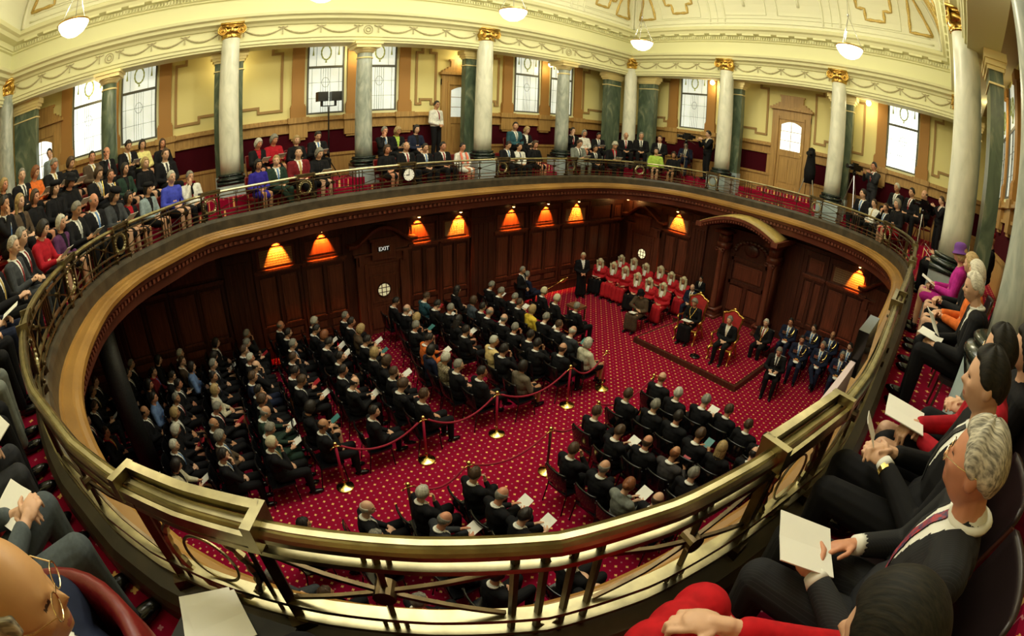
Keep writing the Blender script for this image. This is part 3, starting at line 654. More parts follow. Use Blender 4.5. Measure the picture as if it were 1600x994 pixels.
# ------------------------------------------------------------------ outer gallery walls
WS_ = {'left': (lambda u, d, z: (XO0+d, u, z)), 'far': (lambda u, d, z: (u, YO1-d, z)), 'right': (lambda u, d, z: (XO1-d, u, z)), 'near': (lambda u, d, z: (u, YO0+d, z))}
def bxp(m, P, u0, u1, d0, d1, z0, z1):
    d1 = jit(d1)
    Q = [P(u, d, z) for z in (z0, z1) for d in (d0, d1) for u in (u0, u1)]
    m.add(Q, [(0, 2, 3, 1), (4, 5, 7, 6), (0, 1, 5, 4), (2, 6, 7, 3), (0, 4, 6, 2), (1, 3, 7, 5)])
GLASS_N = [0]
def daylight_mat(name, strength):
    m = mat(name, (.93, 1.0, .86), .3); nt = m.node_tree; b = nt.nodes['Principled BSDF']
    tc = nt.nodes.new('ShaderNodeTexCoord'); n = nt.nodes.new('ShaderNodeTexVoronoi'); n.inputs['Scale'].default_value = 45
    n2 = nt.nodes.new('ShaderNodeTexNoise'); n2.inputs['Scale'].default_value = 1.3
    r = nt.nodes.new('ShaderNodeMapRange'); r.inputs[1].default_value = 0; r.inputs[2].default_value = .6; r.inputs[3].default_value = .8; r.inputs[4].default_value = 1.1
    r2 = nt.nodes.new('ShaderNodeMapRange'); r2.inputs[1].default_value = .35; r2.inputs[2].default_value = .7; r2.inputs[3].default_value = .75*strength; r2.inputs[4].default_value = 1.15*strength
    mm = nt.nodes.new('ShaderNodeMath'); mm.operation = 'MULTIPLY'
    L = nt.links.new; L(tc.outputs['Object'], n.inputs['Vector']); L(tc.outputs['Object'], n2.inputs['Vector']); L(n.outputs['Distance'], r.inputs[0]); L(n2.outputs[0], r2.inputs[0]); L(r.outputs[0], mm.inputs[0]); L(r2.outputs[0], mm.inputs[1])
    b.inputs['Base Color'].default_value = (.5, .5, .45, 1); b.inputs['Emission Color'].default_value = (.88, .95, .80, 1); L(mm.outputs[0], b.inputs['Emission Strength']); return m
DAY = daylight_mat('obscured_daylight_glass', .62); DAYB = daylight_mat('bright_daylight_glass', 1.6)
LEADM = mat('window_lead', (.10, .10, .08), .6); WREATHG = mat('wreath_glass', (.35, .38, .10), .5, emit=.15)
def gwindow(P, u0, u1, mt):
    GLASS_N[0] += 1; w_ = bpy.data.objects.new('window_%d' % GLASS_N[0], None); COL.objects.link(w_); w_['kind'] = 'structure'
    z0, z1, zt = 6.34, 8.6, 7.65
    m = MB(); bxp(m, P, u0, u1, .02, .035, z0, z1); part('window_pane', m, mt, w_)
    m = MB()
    for a, b in ((u0-.05, u0), (u1, u1+.05)): bxp(m, P, a, b, 0, .07, z0-.05, z1)
    bxp(m, P, u0-.05, u1+.05, 0, .07, z0-.05, z0); bxp(m, P, u0, u1, .0, .06, zt-.035, zt+.035); part('window_frame', m, LEADM, w_)
    m = MB()
    for a, b in ((u0-.14, u0-.05), (u1+.05, u1+.14)): bxp(m, P, a, b, 0, .04, z0-.14, z1)
    bxp(m, P, u0-.2, u1+.2, 0, .08, z0-.14, z0-.05); part('window_surround', m, CREAM, w_)
    m = MB(); c = (u0+u1)/2; ww = u1-u0
    for f in (.1, .36, .43, .5, .57, .64, .9): bxp(m, P, u0+ww*f-.004, u0+ww*f+.004, .035, .042, z0, zt-.03)
    for z in (6.75, 7.2): bxp(m, P, u0, u1, .035, .042, z-.004, z+.004)
    for f in (.22, .78): bxp(m, P, u0+ww*f-.004, u0+ww*f+.004, .035, .042, zt, z1)
    m.tube([P(c+.11*math.cos(2*PI*i/20), .04, 7.2+.14*math.sin(2*PI*i/20)) for i in range(20)], .006, 5, True)
    part('lead_line', m, LEADM, w_)
    m = MB(); m.tube([P(c+.14*math.cos(2*PI*i/24), .045, 8.08+.21*math.sin(2*PI*i/24)) for i in range(24)], [.017+.009*(i % 2) for i in range(24)], 6, True)
    for s in (-1, 1): m.tube([P(c+s*ww*.38, .045, 8.36), P(c+s*ww*.38, .045, 8.16), P(c+s*ww*.38, .045, 8.0)], [.01, .012, .03], 6)
    m.tube([P(c, .045, 7.87), P(c, .045, 7.78)], [.012, .03], 6); part('painted_wreath', m, WREATHG, w_)
def gdoor(P, uc, mt, label_n):
    d_ = bpy.data.objects.new('door_%d' % label_n, None); COL.objects.link(d_); d_['kind'] = 'structure'
    zb = 4.68; m = MB()
    for s in (-1, 1): a, b = sorted((uc+s*.50, uc+s*.72)); bxp(m, P, a, b, 0, .1, zb, 7.28); a, b = sorted((uc+s*.47, uc+s*.52)); bxp(m, P, a, b, 0, .14, zb, 7.2)
    bxp(m, P, uc-.72, uc+.72, 0, .1, 7.1, 7.42); bxp(m, P, uc-.8, uc+.8, 0, .2, 7.42, 7.5); bxp(m, P, uc-.72, uc+.72, 0, .13, 7.5, 7.56)
    for a, b, z0, z1 in ((-.62, .62, 7.56, 7.62), (-.52, .52, 7.62, 7.68), (-.42, .42, 7.68, 7.88), (-.46, .46, 7.88, 7.94)): bxp(m, P, uc+a, uc+b, 0, .11, z0, z1)
    part('door_surround', m, OAK, d_)
    m = MB(); bxp(m, P, uc-.48, uc+.48, 0, .04, zb, 7.12)
    for a, b in ((-.48, -.38), (.38, .48)): bxp(m, P, uc+a, uc+b, .04, .07, zb, 7.12)
    bxp(m, P, uc-.4, uc+.4, .04, .07, zb, 4.86); bxp(m, P, uc-.4, uc+.4, .04, .07, 5.85, 6.06)
    for a, b in ((-.32, -.03), (.03, .32)): bxp(m, P, uc+a, uc+b, .04, .06, 4.95, 5.75)
    # arched head over the glass
    n = 10; vs = []
    for i in range(n+1):
        u = -.38+.76*i/n; zz = 6.92+.12*math.cos(u/.38*PI/2); vs += [P(uc+u, .07, zz), P(uc+u, .07, 7.12), P(uc+u, .04, zz)]
    m.add(vs, [(i*3, (i+1)*3, (i+1)*3+1, i*3+1) for i in range(n)]+[(i*3+2, (i+1)*3+2, (i+1)*3, i*3) for i in range(n)])
    leaf = part('door_leaf', m, OAK, d_)
    m = MB(); bxp(m, P, uc-.38, uc+.38, .042, .05, 6.06, 7.06); part('door_pane', m, mt, d_)
    m = MB(); bxp(m, P, uc-.008, uc+.008, .05, .062, 6.06, 7.05)
    for z in (6.38, 6.7): bxp(m, P, uc-.38, uc+.38, .05, .062, z-.008, z+.008)
    part('glazing_bar', m, OAK, d_)
    m = MB(); m.ell(P(uc+.43, .1, 5.95), (.03, .03, .03), 8, 6); part('door_knob', m, BRASSB, d_)
def gwall(name, P, a, b, windows, pils, frames, doors, nd):
    root = MB(); bxp(root, P, a, b, -.15, -.0035, ZF, 8.8); o = struct('wall_gallery_'+name, root, YEL)
    m = MB(); gaps = sorted([(c-.72, c+.72) for c in doors]); x = a; runs = []
    for g0, g1 in gaps: runs.append((x, g0)); x = g1
    runs.append((x, b))
    for r0_, r1_ in runs:
        if r1_-r0_ < .05: continue
        bxp(m, P, r0_, r1_, 0, .05, ZF, 5.08); bxp(m, P, r0_, r1_, 0, .09, 5.08, 5.16); bxp(m, P, r0_, r1_, 0, .05, 5.86, 6.1); bxp(m, P, r0_, r1_, 0, .09, 5.82, 5.88); bxp(m, P, r0_, r1_, 0, .14, 6.1, 6.16); bxp(m, P, r0_, r1_, 0, .1, 6.16, 6.22)
        bxp(m, P, r0_, min(r0_+.12, r1_), 0, .06, 5.1, 5.9); bxp(m, P, max(r1_-.12, r0_), r1_, 0, .06, 5.1, 5.9)
    for u in pils: bxp(m, P, u-.3, u+.3, 0, .18, 6.08, 6.24); bxp(m, P, u-.26, u+.26, 0, .13, 5.66, 6.1); bxp(m, P, u-.2, u+.2, 0, .1, 5.6, 5.68)
    part('wainscot', m, OAK, o)
    m = MB()
    for r0_, r1_ in runs: bxp(m, P, r0_+.05, r1_-.05, 0, .03, 5.14, 5.84)
    part('maroon_panel', m, MAROON, o)
    for u in pils:
        m = MB(); bxp(m, P, u-.175, u+.175, 0, .09, 6.6, 8.45); bxp(m, P, u-.22, u+.22, 0, .13, 6.24, 6.55); bxp(m, P, u-.2, u+.2, 0, .11, 6.55, 6.6); bxp(m, P, u-.22, u+.22, 0, .13, 8.4, 8.6)
        part('pilaster', m, ORANGE, o)
    for u0, u1 in frames:
        m = MB(); q = .22; h = .16; wd = u1-u0; c = (u0+u1)/2; n_ = min(.28, wd*.3)
        path = [(u0, 8.12), (u0, 6.48), (c-wd*.28, 6.48), (c-wd*.28, 6.62), (c+wd*.28, 6.62), (c+wd*.28, 6.48), (u1, 6.48), (u1, 8.12), (u1-n_, 8.12), (u1-n_, 8.34), (u0+n_, 8.34), (u0+n_, 8.12), (u0, 8.12)]
        for (p0, z0), (p1, z1) in zip(path, path[1:]):
            a_, b_ = sorted((p0, p1)); c_, d_ = sorted((z0, z1)); bxp(m, P, a_-.035, b_+.035, 0, .035, c_-.035, d_+.035)
        part('wall_moulding', m, TAN, o)
    for wi in windows: gwindow(P, wi[0], wi[1], wi[2] if len(wi) > 2 else DAY)
    for i, c in enumerate(doors): gdoor(P, c, DAYB if (name == 'far' or c < -15) else DAY, nd+i)
gwall('left', WS_['left'], YO0, YO1, [(-11.44, -10.46), (-9.82, -8.86), (-4.52, -3.55), (-2.95, -1.98), (-18.35, -17.4, DAYB), (-16.8, -15.83)],
      [-11.74, -10.14, -8.55, -4.85, -3.25, -1.62, -18.6, -17.1, -15.53], [(-15.22, -12.2), (-8.15, -7.5), (-5.7, -5.2), (-1.3, .12)], [-19.5, -6.6], 4)
gwall('far', WS_['far'], XO0, XO1, [(1.6, 2.72), (9.68, 10.68, DAYB)], [1.22, 2.93, 9.44, 10.93], [(.03, .98), (3.3, 5.22), (7.05, 8.8), (11.3, 12.3)], [6.18], 6)
gwall('right', WS_['right'], YO0, YO1, [(-2.9, -1.95), (-4.5, -3.55), (-9.8, -8.86), (-11.4, -10.46)], [-1.62, -3.25, -4.85, -8.55, -10.14, -11.7], [(-8.0, -5.2)], [], 8)
gwall('near', WS_['near'], XO0, XO1, [], [], [(0, 3), (4, 8)], [], 9)
# ------------------------------------------------------------------ pendant bowls and gallery lamps
def pendant(x, y, z, lab):
    t = thing('pendant_bowl_lamp', lab, 'lamp', (x, y, z), 0, 'opal bowl pendants'); m = MB()
    m.lathe([(.005, -.27), (.12, -.245), (.23, -.175), (.30, -.07), (.32, .0), (.315, .01), (.27, .0)], n=24, cap=False); part('glass_bowl', m, GLOW, t, True)
    m = MB(); m.tube([(.322*math.cos(2*PI*i/24), .322*math.sin(2*PI*i/24), 0) for i in range(24)], .018, 6, True); part('brass_rim', m, GOLD, t)
    m = MB()
    for i in range(3): a = 2*PI*i/3+.4; m.tube([(.32*math.cos(a), .32*math.sin(a), 0), (0, 0, .75)], .006, 5)
    m.ell((0, 0, .78), (.03, .03, .04), 8, 6); m.tube([(0, 0, .78), (0, 0, 12.3-z)], .006, 5); part('suspension_rod', m, CHROME, t)
    lamp('pendant_light', 'POINT', (x, y, z+.28), P_PEND, WARM, .12)
pendant(3.38, -3.59, 8.55, 'glowing bowl pendant above the judges, nearest the gallery corner')
pendant(9.43, -3.8, 8.55, 'glowing bowl pendant above the enthroned pair')
pendant(3.15, -7.85, 8.55, 'glowing bowl pendant above the seated usher rows, cut by the top edge')
pendant(3.49, -17.01, 8.55, 'glowing bowl pendant over the crowded end of the gallery')
pendant(3.3, -12.2, 8.55, 'glowing bowl pendant half out of frame over the side gallery')
pendant(9.2, -8.5, 8.75, 'bowl pendant over the middle of the chamber'); pendant(9.2, -16.6, 8.75, 'bowl pendant over the near end of the chamber')
for i, (x, y, lab) in enumerate(((-.85, -10.1, 'globe lamp by the window beside the loudspeakers'), (-.85, -3.3, 'globe lamp by the window behind the grey-suited man'), (-.85, -17.5, 'globe lamp by the window of the crowded end'), (3.1, .9, 'globe lamp by the window of the camera corner'), (12.95, -9.9, 'globe lamp above the near column'), (12.9, -3.4, 'globe lamp beyond the large white column'), (9.0, .8, 'globe lamp by the bright window'), (6.2, -20.8, 'globe lamp at the near end'), (-.85, -6.6, 'globe lamp over the door behind the standing usher'), (-.85, -13.7, 'globe lamp behind the white column'))):
    t = thing('globe_lamp', lab, 'lamp', (x, y, 8.1), 0, 'globe lamps of the gallery'); part('globe', MB().ell((0, 0, 0), (.09, .09, .09), 14, 10), GLOW, t, True)
    part('ceiling_stem', MB().lathe([(.015, .08), (.015, .6), (.07, .62), (.07, .66)], n=10), BRASSB, t)
    lamp('globe_light', 'POINT', (x, y, 7.95), P_SCONCE, (1, .80, .42), .09)

# ------------------------------------------------------------------ people
def remesh(mb, voxel, smooth=2, name='m'):
    me = bpy.data.meshes.new('tmp'); me.from_pydata([tuple(v) for v in mb.v], [], mb.f); o = bpy.data.objects.new('tmp', me); COL.objects.link(o)
    r = o.modifiers.new('r', 'REMESH'); r.mode = 'VOXEL'; r.voxel_size = voxel; r.use_smooth_shade = True
    if smooth: s = o.modifiers.new('s', 'SMOOTH'); s.factor = .5; s.iterations = smooth
    dg = bpy.context.evaluated_depsgraph_get(); dg.update(); out = bpy.data.meshes.new_from_object(o.evaluated_get(dg)); bpy.data.objects.remove(o); bpy.data.meshes.remove(me); out.name = name
    return out
def arr(me):
    v = np.empty(len(me.vertices)*3); me.vertices.foreach_get('co', v); return v.reshape(-1, 3)
def centers(me):
    c = np.empty(len(me.polygons)*3); me.polygons.foreach_get('center', c); return c.reshape(-1, 3)
def split_faces(me, mask, name, push=0):
    """faces of me where mask -> new mesh"""
    v = arr(me); polys = [tuple(p.vertices) for p, k in zip(me.polygons, mask) if k]
    used = sorted({i for p in polys for i in p}); mp = {a: b for b, a in enumerate(used)}
    vv = v[used].copy()
    if push:
        nn = np.empty(len(me.vertices)*3); me.vertices.foreach_get('normal', nn); vv += nn.reshape(-1, 3)[used]*push
    m = bpy.data.meshes.new(name); m.from_pydata(vv.tolist(), [], [tuple(mp[i] for i in p) for p in polys]); m.shade_smooth(); m.update(); return m
def head_r(d, wig=False):
    """radial distance of the head surface in direction d (unit, +Y face, +Z up)"""
    x, y, z = d
    a, b, c = .076, .098, .122
    r = 1/math.sqrt((x/a)**2+(y/b)**2+(z/c)**2)
    p = (x*r, y*r, z*r)
    if p[2] < 0: # jaw narrows, back of the skull tucks under
        t = min(1, -p[2]/.12); r *= 1-.16*t*abs(x)**1.2; 
        if y < 0: r *= 1-.30*t*abs(y)
    return r
def bump(d, q, s, h):
    v = (d[0]-q[0])**2+(d[1]-q[1])**2+(d[2]-q[2])**2; return h*math.exp(-v/(2*s*s))
def nrm(*q): l = math.sqrt(sum(c*c for c in q)); return tuple(c/l for c in q)
FEAT = [(nrm(0, 1, -.12), .085, .024), (nrm(0, 1, .02), .07, .010), (nrm(0, 1, -.42), .10, .006), (nrm(0, 1, -.72), .14, .014),
        (nrm(.33, .9, .10), .10, -.010), (nrm(-.33, .9, .10), .10, -.010), (nrm(.34, .9, .27), .10, .006), (nrm(-.34, .9, .27), .10, .006),
        (nrm(.55, .8, -.18), .16, .006), (nrm(-.55, .8, -.18), .16, .006), (nrm(0, 1, -.56), .05, -.004)]
def head_mb(mb, M, n=36, m=26, female=False):
    vs = []
    for j in range(m+1):
        t = PI*j/m
        for i in range(n):
            a = 2*PI*i/n; d = (math.sin(t)*math.cos(a), math.sin(t)*math.sin(a), math.cos(t)); r = head_r(d)+sum(bump(d, q, s, h) for q, s, h in FEAT)
            vs.append(M @ Vector((d[0]*r, d[1]*r, d[2]*r)))
    mb.add(vs, [(j*n+i, (j+1)*n+i, (j+1)*n+(i+1) % n, j*n+(i+1) % n) for j in range(m) for i in range(n)])
    for s in (-1, 1):
        mb.ell(M @ Vector((s*.076, -.008, -.008)), (.012, .022, .034), 10, 8, M.to_3x3())
def hair_mesh(style, name, jk=1):
    """closed hair shell in head space"""
    n, m = 40, 30; vs = []; rnd = random.Random(hash(style) & 255 if False else len(style)*7+ord(style[0]))
    for j in range(m+1):
        t = PI*j/m
        for i in range(n):
            a = 2*PI*i/n; d = (math.sin(t)*math.cos(a), math.sin(t)*math.sin(a), math.cos(t)); r = head_r(d)
            az = abs(math.degrees(math.atan2(d[0], d[1]))); el = math.degrees(math.asin(max(-1, min(1, d[2]))))
            line = 44 if az < 35 else 44-(az-35)*1.15 if az < 75 else -2-(az-75)*.42
            th = .012
            if style == 'short': th = .013 + .004*math.sin(az*.1)
            if style == 'bald':
                ok = az > 68 and el < 34 and el > line; r = r+(.009 if ok else -.02); vs.append((d[0]*r, d[1]*r, d[2]*r)); continue
            if style in ('bob', 'bun'): th = .022 if style == 'bob' else .014; line = 38 if az < 38 else 38-(az-38)*1.9 if az < 75 else (-60 if style == 'bob' else -38); 
            if style == 'bob' and az > 60 and el < 0: th = .026+.012*min(1, -el/40)
            if style == 'long': th = .02; line = 42 if az < 35 else 42-(az-35)*2 if az < 75 else -75
            if style == 'curly': th = .026; line = 34 if az < 40 else 34-(az-40)*1.1 if az < 80 else -12-(az-80)*.3
            if style == 'wig': th = .016; line = 46 if az < 32 else 46-(az-32)*1.2 if az < 70 else -30
            ok = el > line
            e = min(1, max(0, (el-line)/9))
            jit = jk*(.005 if style == 'curly' else .0025)*math.sin(a*17+j*1.7)*math.cos(j*2.3+a*5)
            r = r + (th*(.45+.55*e)+jit if ok else -.02); vs.append((d[0]*r, d[1]*r, d[2]*r))
    mb = MB(); mb.add(vs, [(j*n+i, (j+1)*n+i, (j+1)*n+(i+1) % n, j*n+(i+1) % n) for j in range(m) for i in range(n)])
    if style == 'bun': mb.ell((0, -.115, .01), (.045, .035, .045), 14, 10)
    if style == 'long':
        for k in range(9):
            a = math.radians(100+20*k); x = .075*math.sin(a); y = .085*math.cos(a); mb.cap((x, y, -.03), .03, (x*1.15, y*1.05-.01, -.21), .018, 8)
    if style == 'wigfull':
        mb = MB()
    return mb.mesh(name, SKIN, True)
def wigfull_mesh():
    mb = MB(); n, m = 36, 26; vs = []
    for j in range(m+1):
        t = PI*j/m
        for i in range(n):
            a = 2*PI*i/n; d = (math.sin(t)*math.cos(a), math.sin(t)*math.sin(a), math.cos(t)); r = head_r(d)
            az = abs(math.degrees(math.atan2(d[0], d[1]))); el = math.degrees(math.asin(max(-1, min(1, d[2])))); line = 44 if az < 34 else 44-(az-34)*3 if az < 70 else -60
            r += (.03 if el > line else -.02); vs.append((d[0]*r, d[1]*r, d[2]*r))
    mb.add(vs, [(j*n+i, (j+1)*n+i, (j+1)*n+(i+1) % n, j*n+(i+1) % n) for j in range(m) for i in range(n)])
    for s in (-1, 1):
        mb.cap((s*.085, .02, .03), .036, (s*.10, .05, -.10), .046); mb.cap((s*.10, .05, -.10), .046, (s*.080, .13, -.33), .040)
        mb.cap((s*.05, -.07, 0), .05, (s*.06, -.06, -.20), .045)
        for k in range(11): mb.ell((s*(.115-.002*k), .035+.010*max(0, k-3), .07-.032*k), (.022, .05, .012), 8, 6)
    return mb.mesh('wig', SKIN, True)
def hand_parts(mb, wrist, d, up_, side, curl=.5, sc_=1.0, r=.0085):
    """palm + five fingers. d: pointing direction, up_: back-of-hand normal, side: +1 thumb on cross(d,up) side"""
    d = Vector(d).normalized(); u = Vector(up_); u = (u-d*u.dot(d)).normalized(); s = d.cross(u)*side; w_ = Vector(wrist)
    c = w_+d*.045*sc_; M = Matrix((s, d, u)).transposed()
    mb.ell(c, (.038*sc_, .052*sc_, .017*sc_), 12, 8, M); mb.cap(w_-d*.01, .024*sc_, w_+d*.03*sc_, .022*sc_, 8)
    for k, (off, L_) in enumerate(((.027, .072), (.009, .080), (-.009, .075), (-.027, .058))):
        b = w_+d*(.088-.006*abs(k-1))*sc_+s*off*sc_; a1 = curl*.6; a2 = curl*1.5
        d1 = d*math.cos(a1)-u*math.sin(a1); d2 = d*math.cos(a2)-u*math.sin(a2); m_ = b+d1*L_*.48*sc_
        mb.cap(b-d*.02, r*1.05*sc_, m_, r*sc_, 8); mb.cap(m_, r*sc_, m_+d2*L_*.52*sc_, r*.8*sc_, 8)
    b = w_+d*.025*sc_+s*.03*sc_; t1 = b+(d*.7+s*.65-u*.2)*.042*sc_; mb.cap(b, r*1.3*sc_, t1, r*1.1*sc_, 8); mb.cap(t1, r*1.1*sc_, t1+(d*.95+s*.1-u*.3)*.032*sc_, r*.9*sc_, 8)
def HM(loc, yaw_=0, pitch_=0, roll_=0):
    return Matrix.Translation(Vector(loc)) @ Matrix.Rotation(yaw_, 4, 'Z') @ Matrix.Rotation(pitch_, 4, 'X') @ Matrix.Rotation(roll_, 4, 'Y')
def with_collar(me, nk):
    mb = MB(); mb.v = [tuple(v.co) for v in me.vertices]; mb.f = [tuple(q.vertices) for q in me.polygons]; mb.mi = [0]*len(mb.f)
    mb.tube([(nk.x+.066*math.sin(2*PI*i/20), nk.y-.012+.066*math.cos(2*PI*i/20), nk.z-.004-.016*math.cos(2*PI*i/20)) for i in range(20)], .014, 6, True)
    return mb.mesh('shirt', WHITE, True)
class Pose: pass
def pose(**k):
    p = Pose(); p.pelvis = (0, 0, .50); p.chest = (0, -.03, .80); p.neck = (0, -.03, 1.0); p.head = (0, .02, 1.15); p.hy = 0; p.hp = -.08; p.hr = 0
    p.shL = (-.185, -.03, .92); p.shR = (.185, -.03, .92); p.elL = (-.25, .02, .66); p.elR = (.25, .02, .66); p.wrL = (-.07, .24, .60); p.wrR = (.07, .23, .61)
    p.hdL = (.85, .45, -.1); p.hdR = (-.85, .5, -.1); p.huL = (0, .2, 1); p.huR = (0, .2, 1); p.curl = .7
    p.knL = (-.12, .46, .52); p.knR = (.12, .46, .52); p.anL = (-.12, .44, .10); p.anR = (.12, .46, .10); p.skirt = False; p.ftL = (-.02, 1, 0); p.ftR = (.05, 1, 0); p.bulk = 1.0
    p.__dict__.update(k); return p
def build_pose(p, voxel=.0085, cvox=.012, name='p'):
    out = {}; V = Vector
    HMx = HM(p.head, p.hy, p.hp, p.hr); out['HM'] = HMx
    # body: one continuous figure
    b = MB(); head_mb(b, HMx, 48 if voxel < .006 else 36, 34 if voxel < .006 else 26)
    nk = V(p.neck); hd = V(p.head); b.cap(nk+V((0, -.01, -.04)), .062, hd+V((0, -.025, -.05)), .052)
    pv = V(p.pelvis); ch = V(p.chest)
    b.ell(pv+V((0, 0, .06)), (.145, .10, .12)); b.ell(ch, (.155, .10, .17)); b.cap(pv+V((0, 0, .1)), .11, ch, .11); b.cap(V(p.shL)*.9+nk*.1, .05, V(p.shR)*.9+nk*.1, .05); b.cap(nk+V((0, 0, -.1)), .07, nk, .06)
    for sh, el, wr, hdv, huv, sd in ((p.shL, p.elL, p.wrL, p.hdL, p.huL, -1), (p.shR, p.elR, p.wrR, p.hdR, p.huR, 1)):
        b.cap(sh, .048, el, .038); b.cap(el, .038, wr, .025); hand_parts(b, wr, hdv, huv, -sd, p.curl, 1.12 if voxel < .006 else 1.0)
    for kn, an, sd, ft in ((p.knL, p.anL, -1, p.ftL), (p.knR, p.anR, 1, p.ftR)):
        hip = pv+V((sd*.085, .02, .0)); b.cap(hip, .08, kn, .052); b.cap(kn, .052, V(kn)*.55+V(an)*.45, .05); b.cap(V(kn)*.55+V(an)*.45, .05, an, .034); f = V(ft).normalized(); b.cap(V(an)+V((0, 0, -.055)), .03, V(an)+f*.13+V((0, 0, -.07)), .028)
    me = remesh(b, voxel, 1, 'body'); me.materials.clear(); [me.materials.append(x) for x in (SKIN, DARKDOT, LIP)]
    c = centers(me); inv = np.array(HMx.inverted()); q = c @ inv[:3, :3].T + inv[:3, 3]
    mi = np.zeros(len(c), dtype=np.int32)
    for s in (-1, 1):
        mi[(np.abs(q[:, 0]-s*.031) < (.011 if voxel < .006 else .013)) & (np.abs(q[:, 2]-.010) < (.004 if voxel < .006 else .006)) & (q[:, 1] > .05)] = 1
        if voxel > .006: mi[(np.abs(q[:, 0]-s*.033) < .018) & (np.abs(q[:, 2]-.033) < .004) & (q[:, 1] > .05)] = 1
    mi[(np.abs(q[:, 0]) < .022) & (np.abs(q[:, 2]+.052) < .006) & (q[:, 1] > .06)] = 2
    me.polygons.foreach_set('material_index', mi); me.update(); out['body'] = me
    # jacket
    B = p.bulk; j = MB(); j.ell(pv+V((0, .0, .08)), (.20*B, .155*B, .15)); j.ell(ch+V((0, 0, -.02)), (.20*B, .145*B, .22)); j.cap(V(p.shL), .078, V(p.shR), .078)
    j.cap(ch+V((-.07, -.01, .10)), .10, ch+V((.07, -.01, .10)), .10); j.cap(nk+V((0, 0, -.08)), .085, nk+V((0, -.012, -.015)), .068)
    for sh, el, wr in ((p.shL, p.elL, p.wrL), (p.shR, p.elR, p.wrR)):
        j.cap(sh, .075, el, .058); d = (V(wr)-V(el)); j.cap(el, .058, V(el)+d*.84, .042)
    jm = remesh(j, cvox, 2, 'jacket'); c = centers(jm)
    nv = np.empty(len(jm.polygons)*3); jm.polygons.foreach_get('normal', nv); nv = nv.reshape(-1, 3)
    top = p.neck[2]+.0; zlow = top-.30; hgt = (c[:, 2]-zlow)/(top-zlow); wv = .012+.062*np.clip(hgt, 0, 1)
    lean = (p.neck[1]-p.chest[1]); front = (nv[:, 1] > .0) & (np.abs(c[:, 0]-p.neck[0]) < wv) & (c[:, 2] > zlow) & (c[:, 1] > p.chest[1]+.02)
    collar = (c[:, 2] > top+.012) & (np.hypot(c[:, 0]-p.neck[0], c[:, 1]-p.neck[1]+.015) < .08)
    sm = front | collar; tm = front & (np.abs(c[:, 0]-p.neck[0]) < .021) & (c[:, 2] < top-.02)
    out['jacket'] = split_faces(jm, ~sm, 'jacket'); out['shirt'] = with_collar(split_faces(jm, sm & ~tm, 'shirt', -.002), nk); out['tie'] = split_faces(jm, tm, 'tie', .003)
    out['whole_top'] = jm
    # trousers / skirt
    t = MB(); t.ell(pv+V((0, 0, -.0)), (.185*B, .15, .10))
    if p.skirt:
        t.cap(pv+V((-.07, 0, 0)), .115, V(p.knL)*.92+V((0, 0, .0)), .085); t.cap(pv+V((.07, 0, 0)), .115, V(p.knR)*.92, .085); t.cap(pv+V((0, .1, .02)), .11, (V(p.knL)+V(p.knR))*.46, .095)
        if p.skirt == 'long':
            for kn, an in ((p.knL, p.anL), (p.knR, p.anR)): t.cap(kn, .088, V(an)+V((0, 0, .06)), .10)
            t.cap((V(p.knL)+V(p.knR))*.5, .09, (V(p.anL)+V(p.anR))*.5+V((0, -.02, .06)), .11)
    else:
        for kn, an, sd in ((p.knL, p.anL, -1), (p.knR, p.anR, 1)):
            hip = pv+V((sd*.085, .0, .0)); t.cap(hip, .105, kn, .074); t.cap(kn, .074, V(an)+V((0, 0, .0)), .056)
    out['lower'] = remesh(t, cvox, 12 if p.skirt else 2, 'trousers')
    out['feet'] = []
    for an, ft in ((p.anL, p.ftL), (p.anR, p.ftR)):
        f = MB()
        d = V(ft).normalized(); a = V(an); s_ = d.cross(V((0, 0, 1))).normalized(); M = Matrix((s_, d, V((0, 0, 1)))).transposed()
        f.ell(a+d*.06+V((0, 0, -.062)), (.048, .14, .042), 14, 10, M); f.cap(a+V((0, 0, -.05)), .045, a+V((0, 0, .0)), .048, 10)
        out['feet'].append(f.mesh('shoe', BLACK, True))
    return out
HAIRC = {'w': (.62, .60, .48), 'g': (.26, .25, .20), 'd': (.018, .013, .009), 'b': (.075, .040, .018), 'l': (.46, .32, .13), 'r': (.26, .09, .03)}
def hairmat(c): return mat('hair_'+{'w': 'white', 'g': 'grey', 'd': 'dark', 'b': 'brown', 'l': 'blond', 'r': 'auburn'}[c], HAIRC[c], .55, noise=.45, nscale=34, bump=.5)
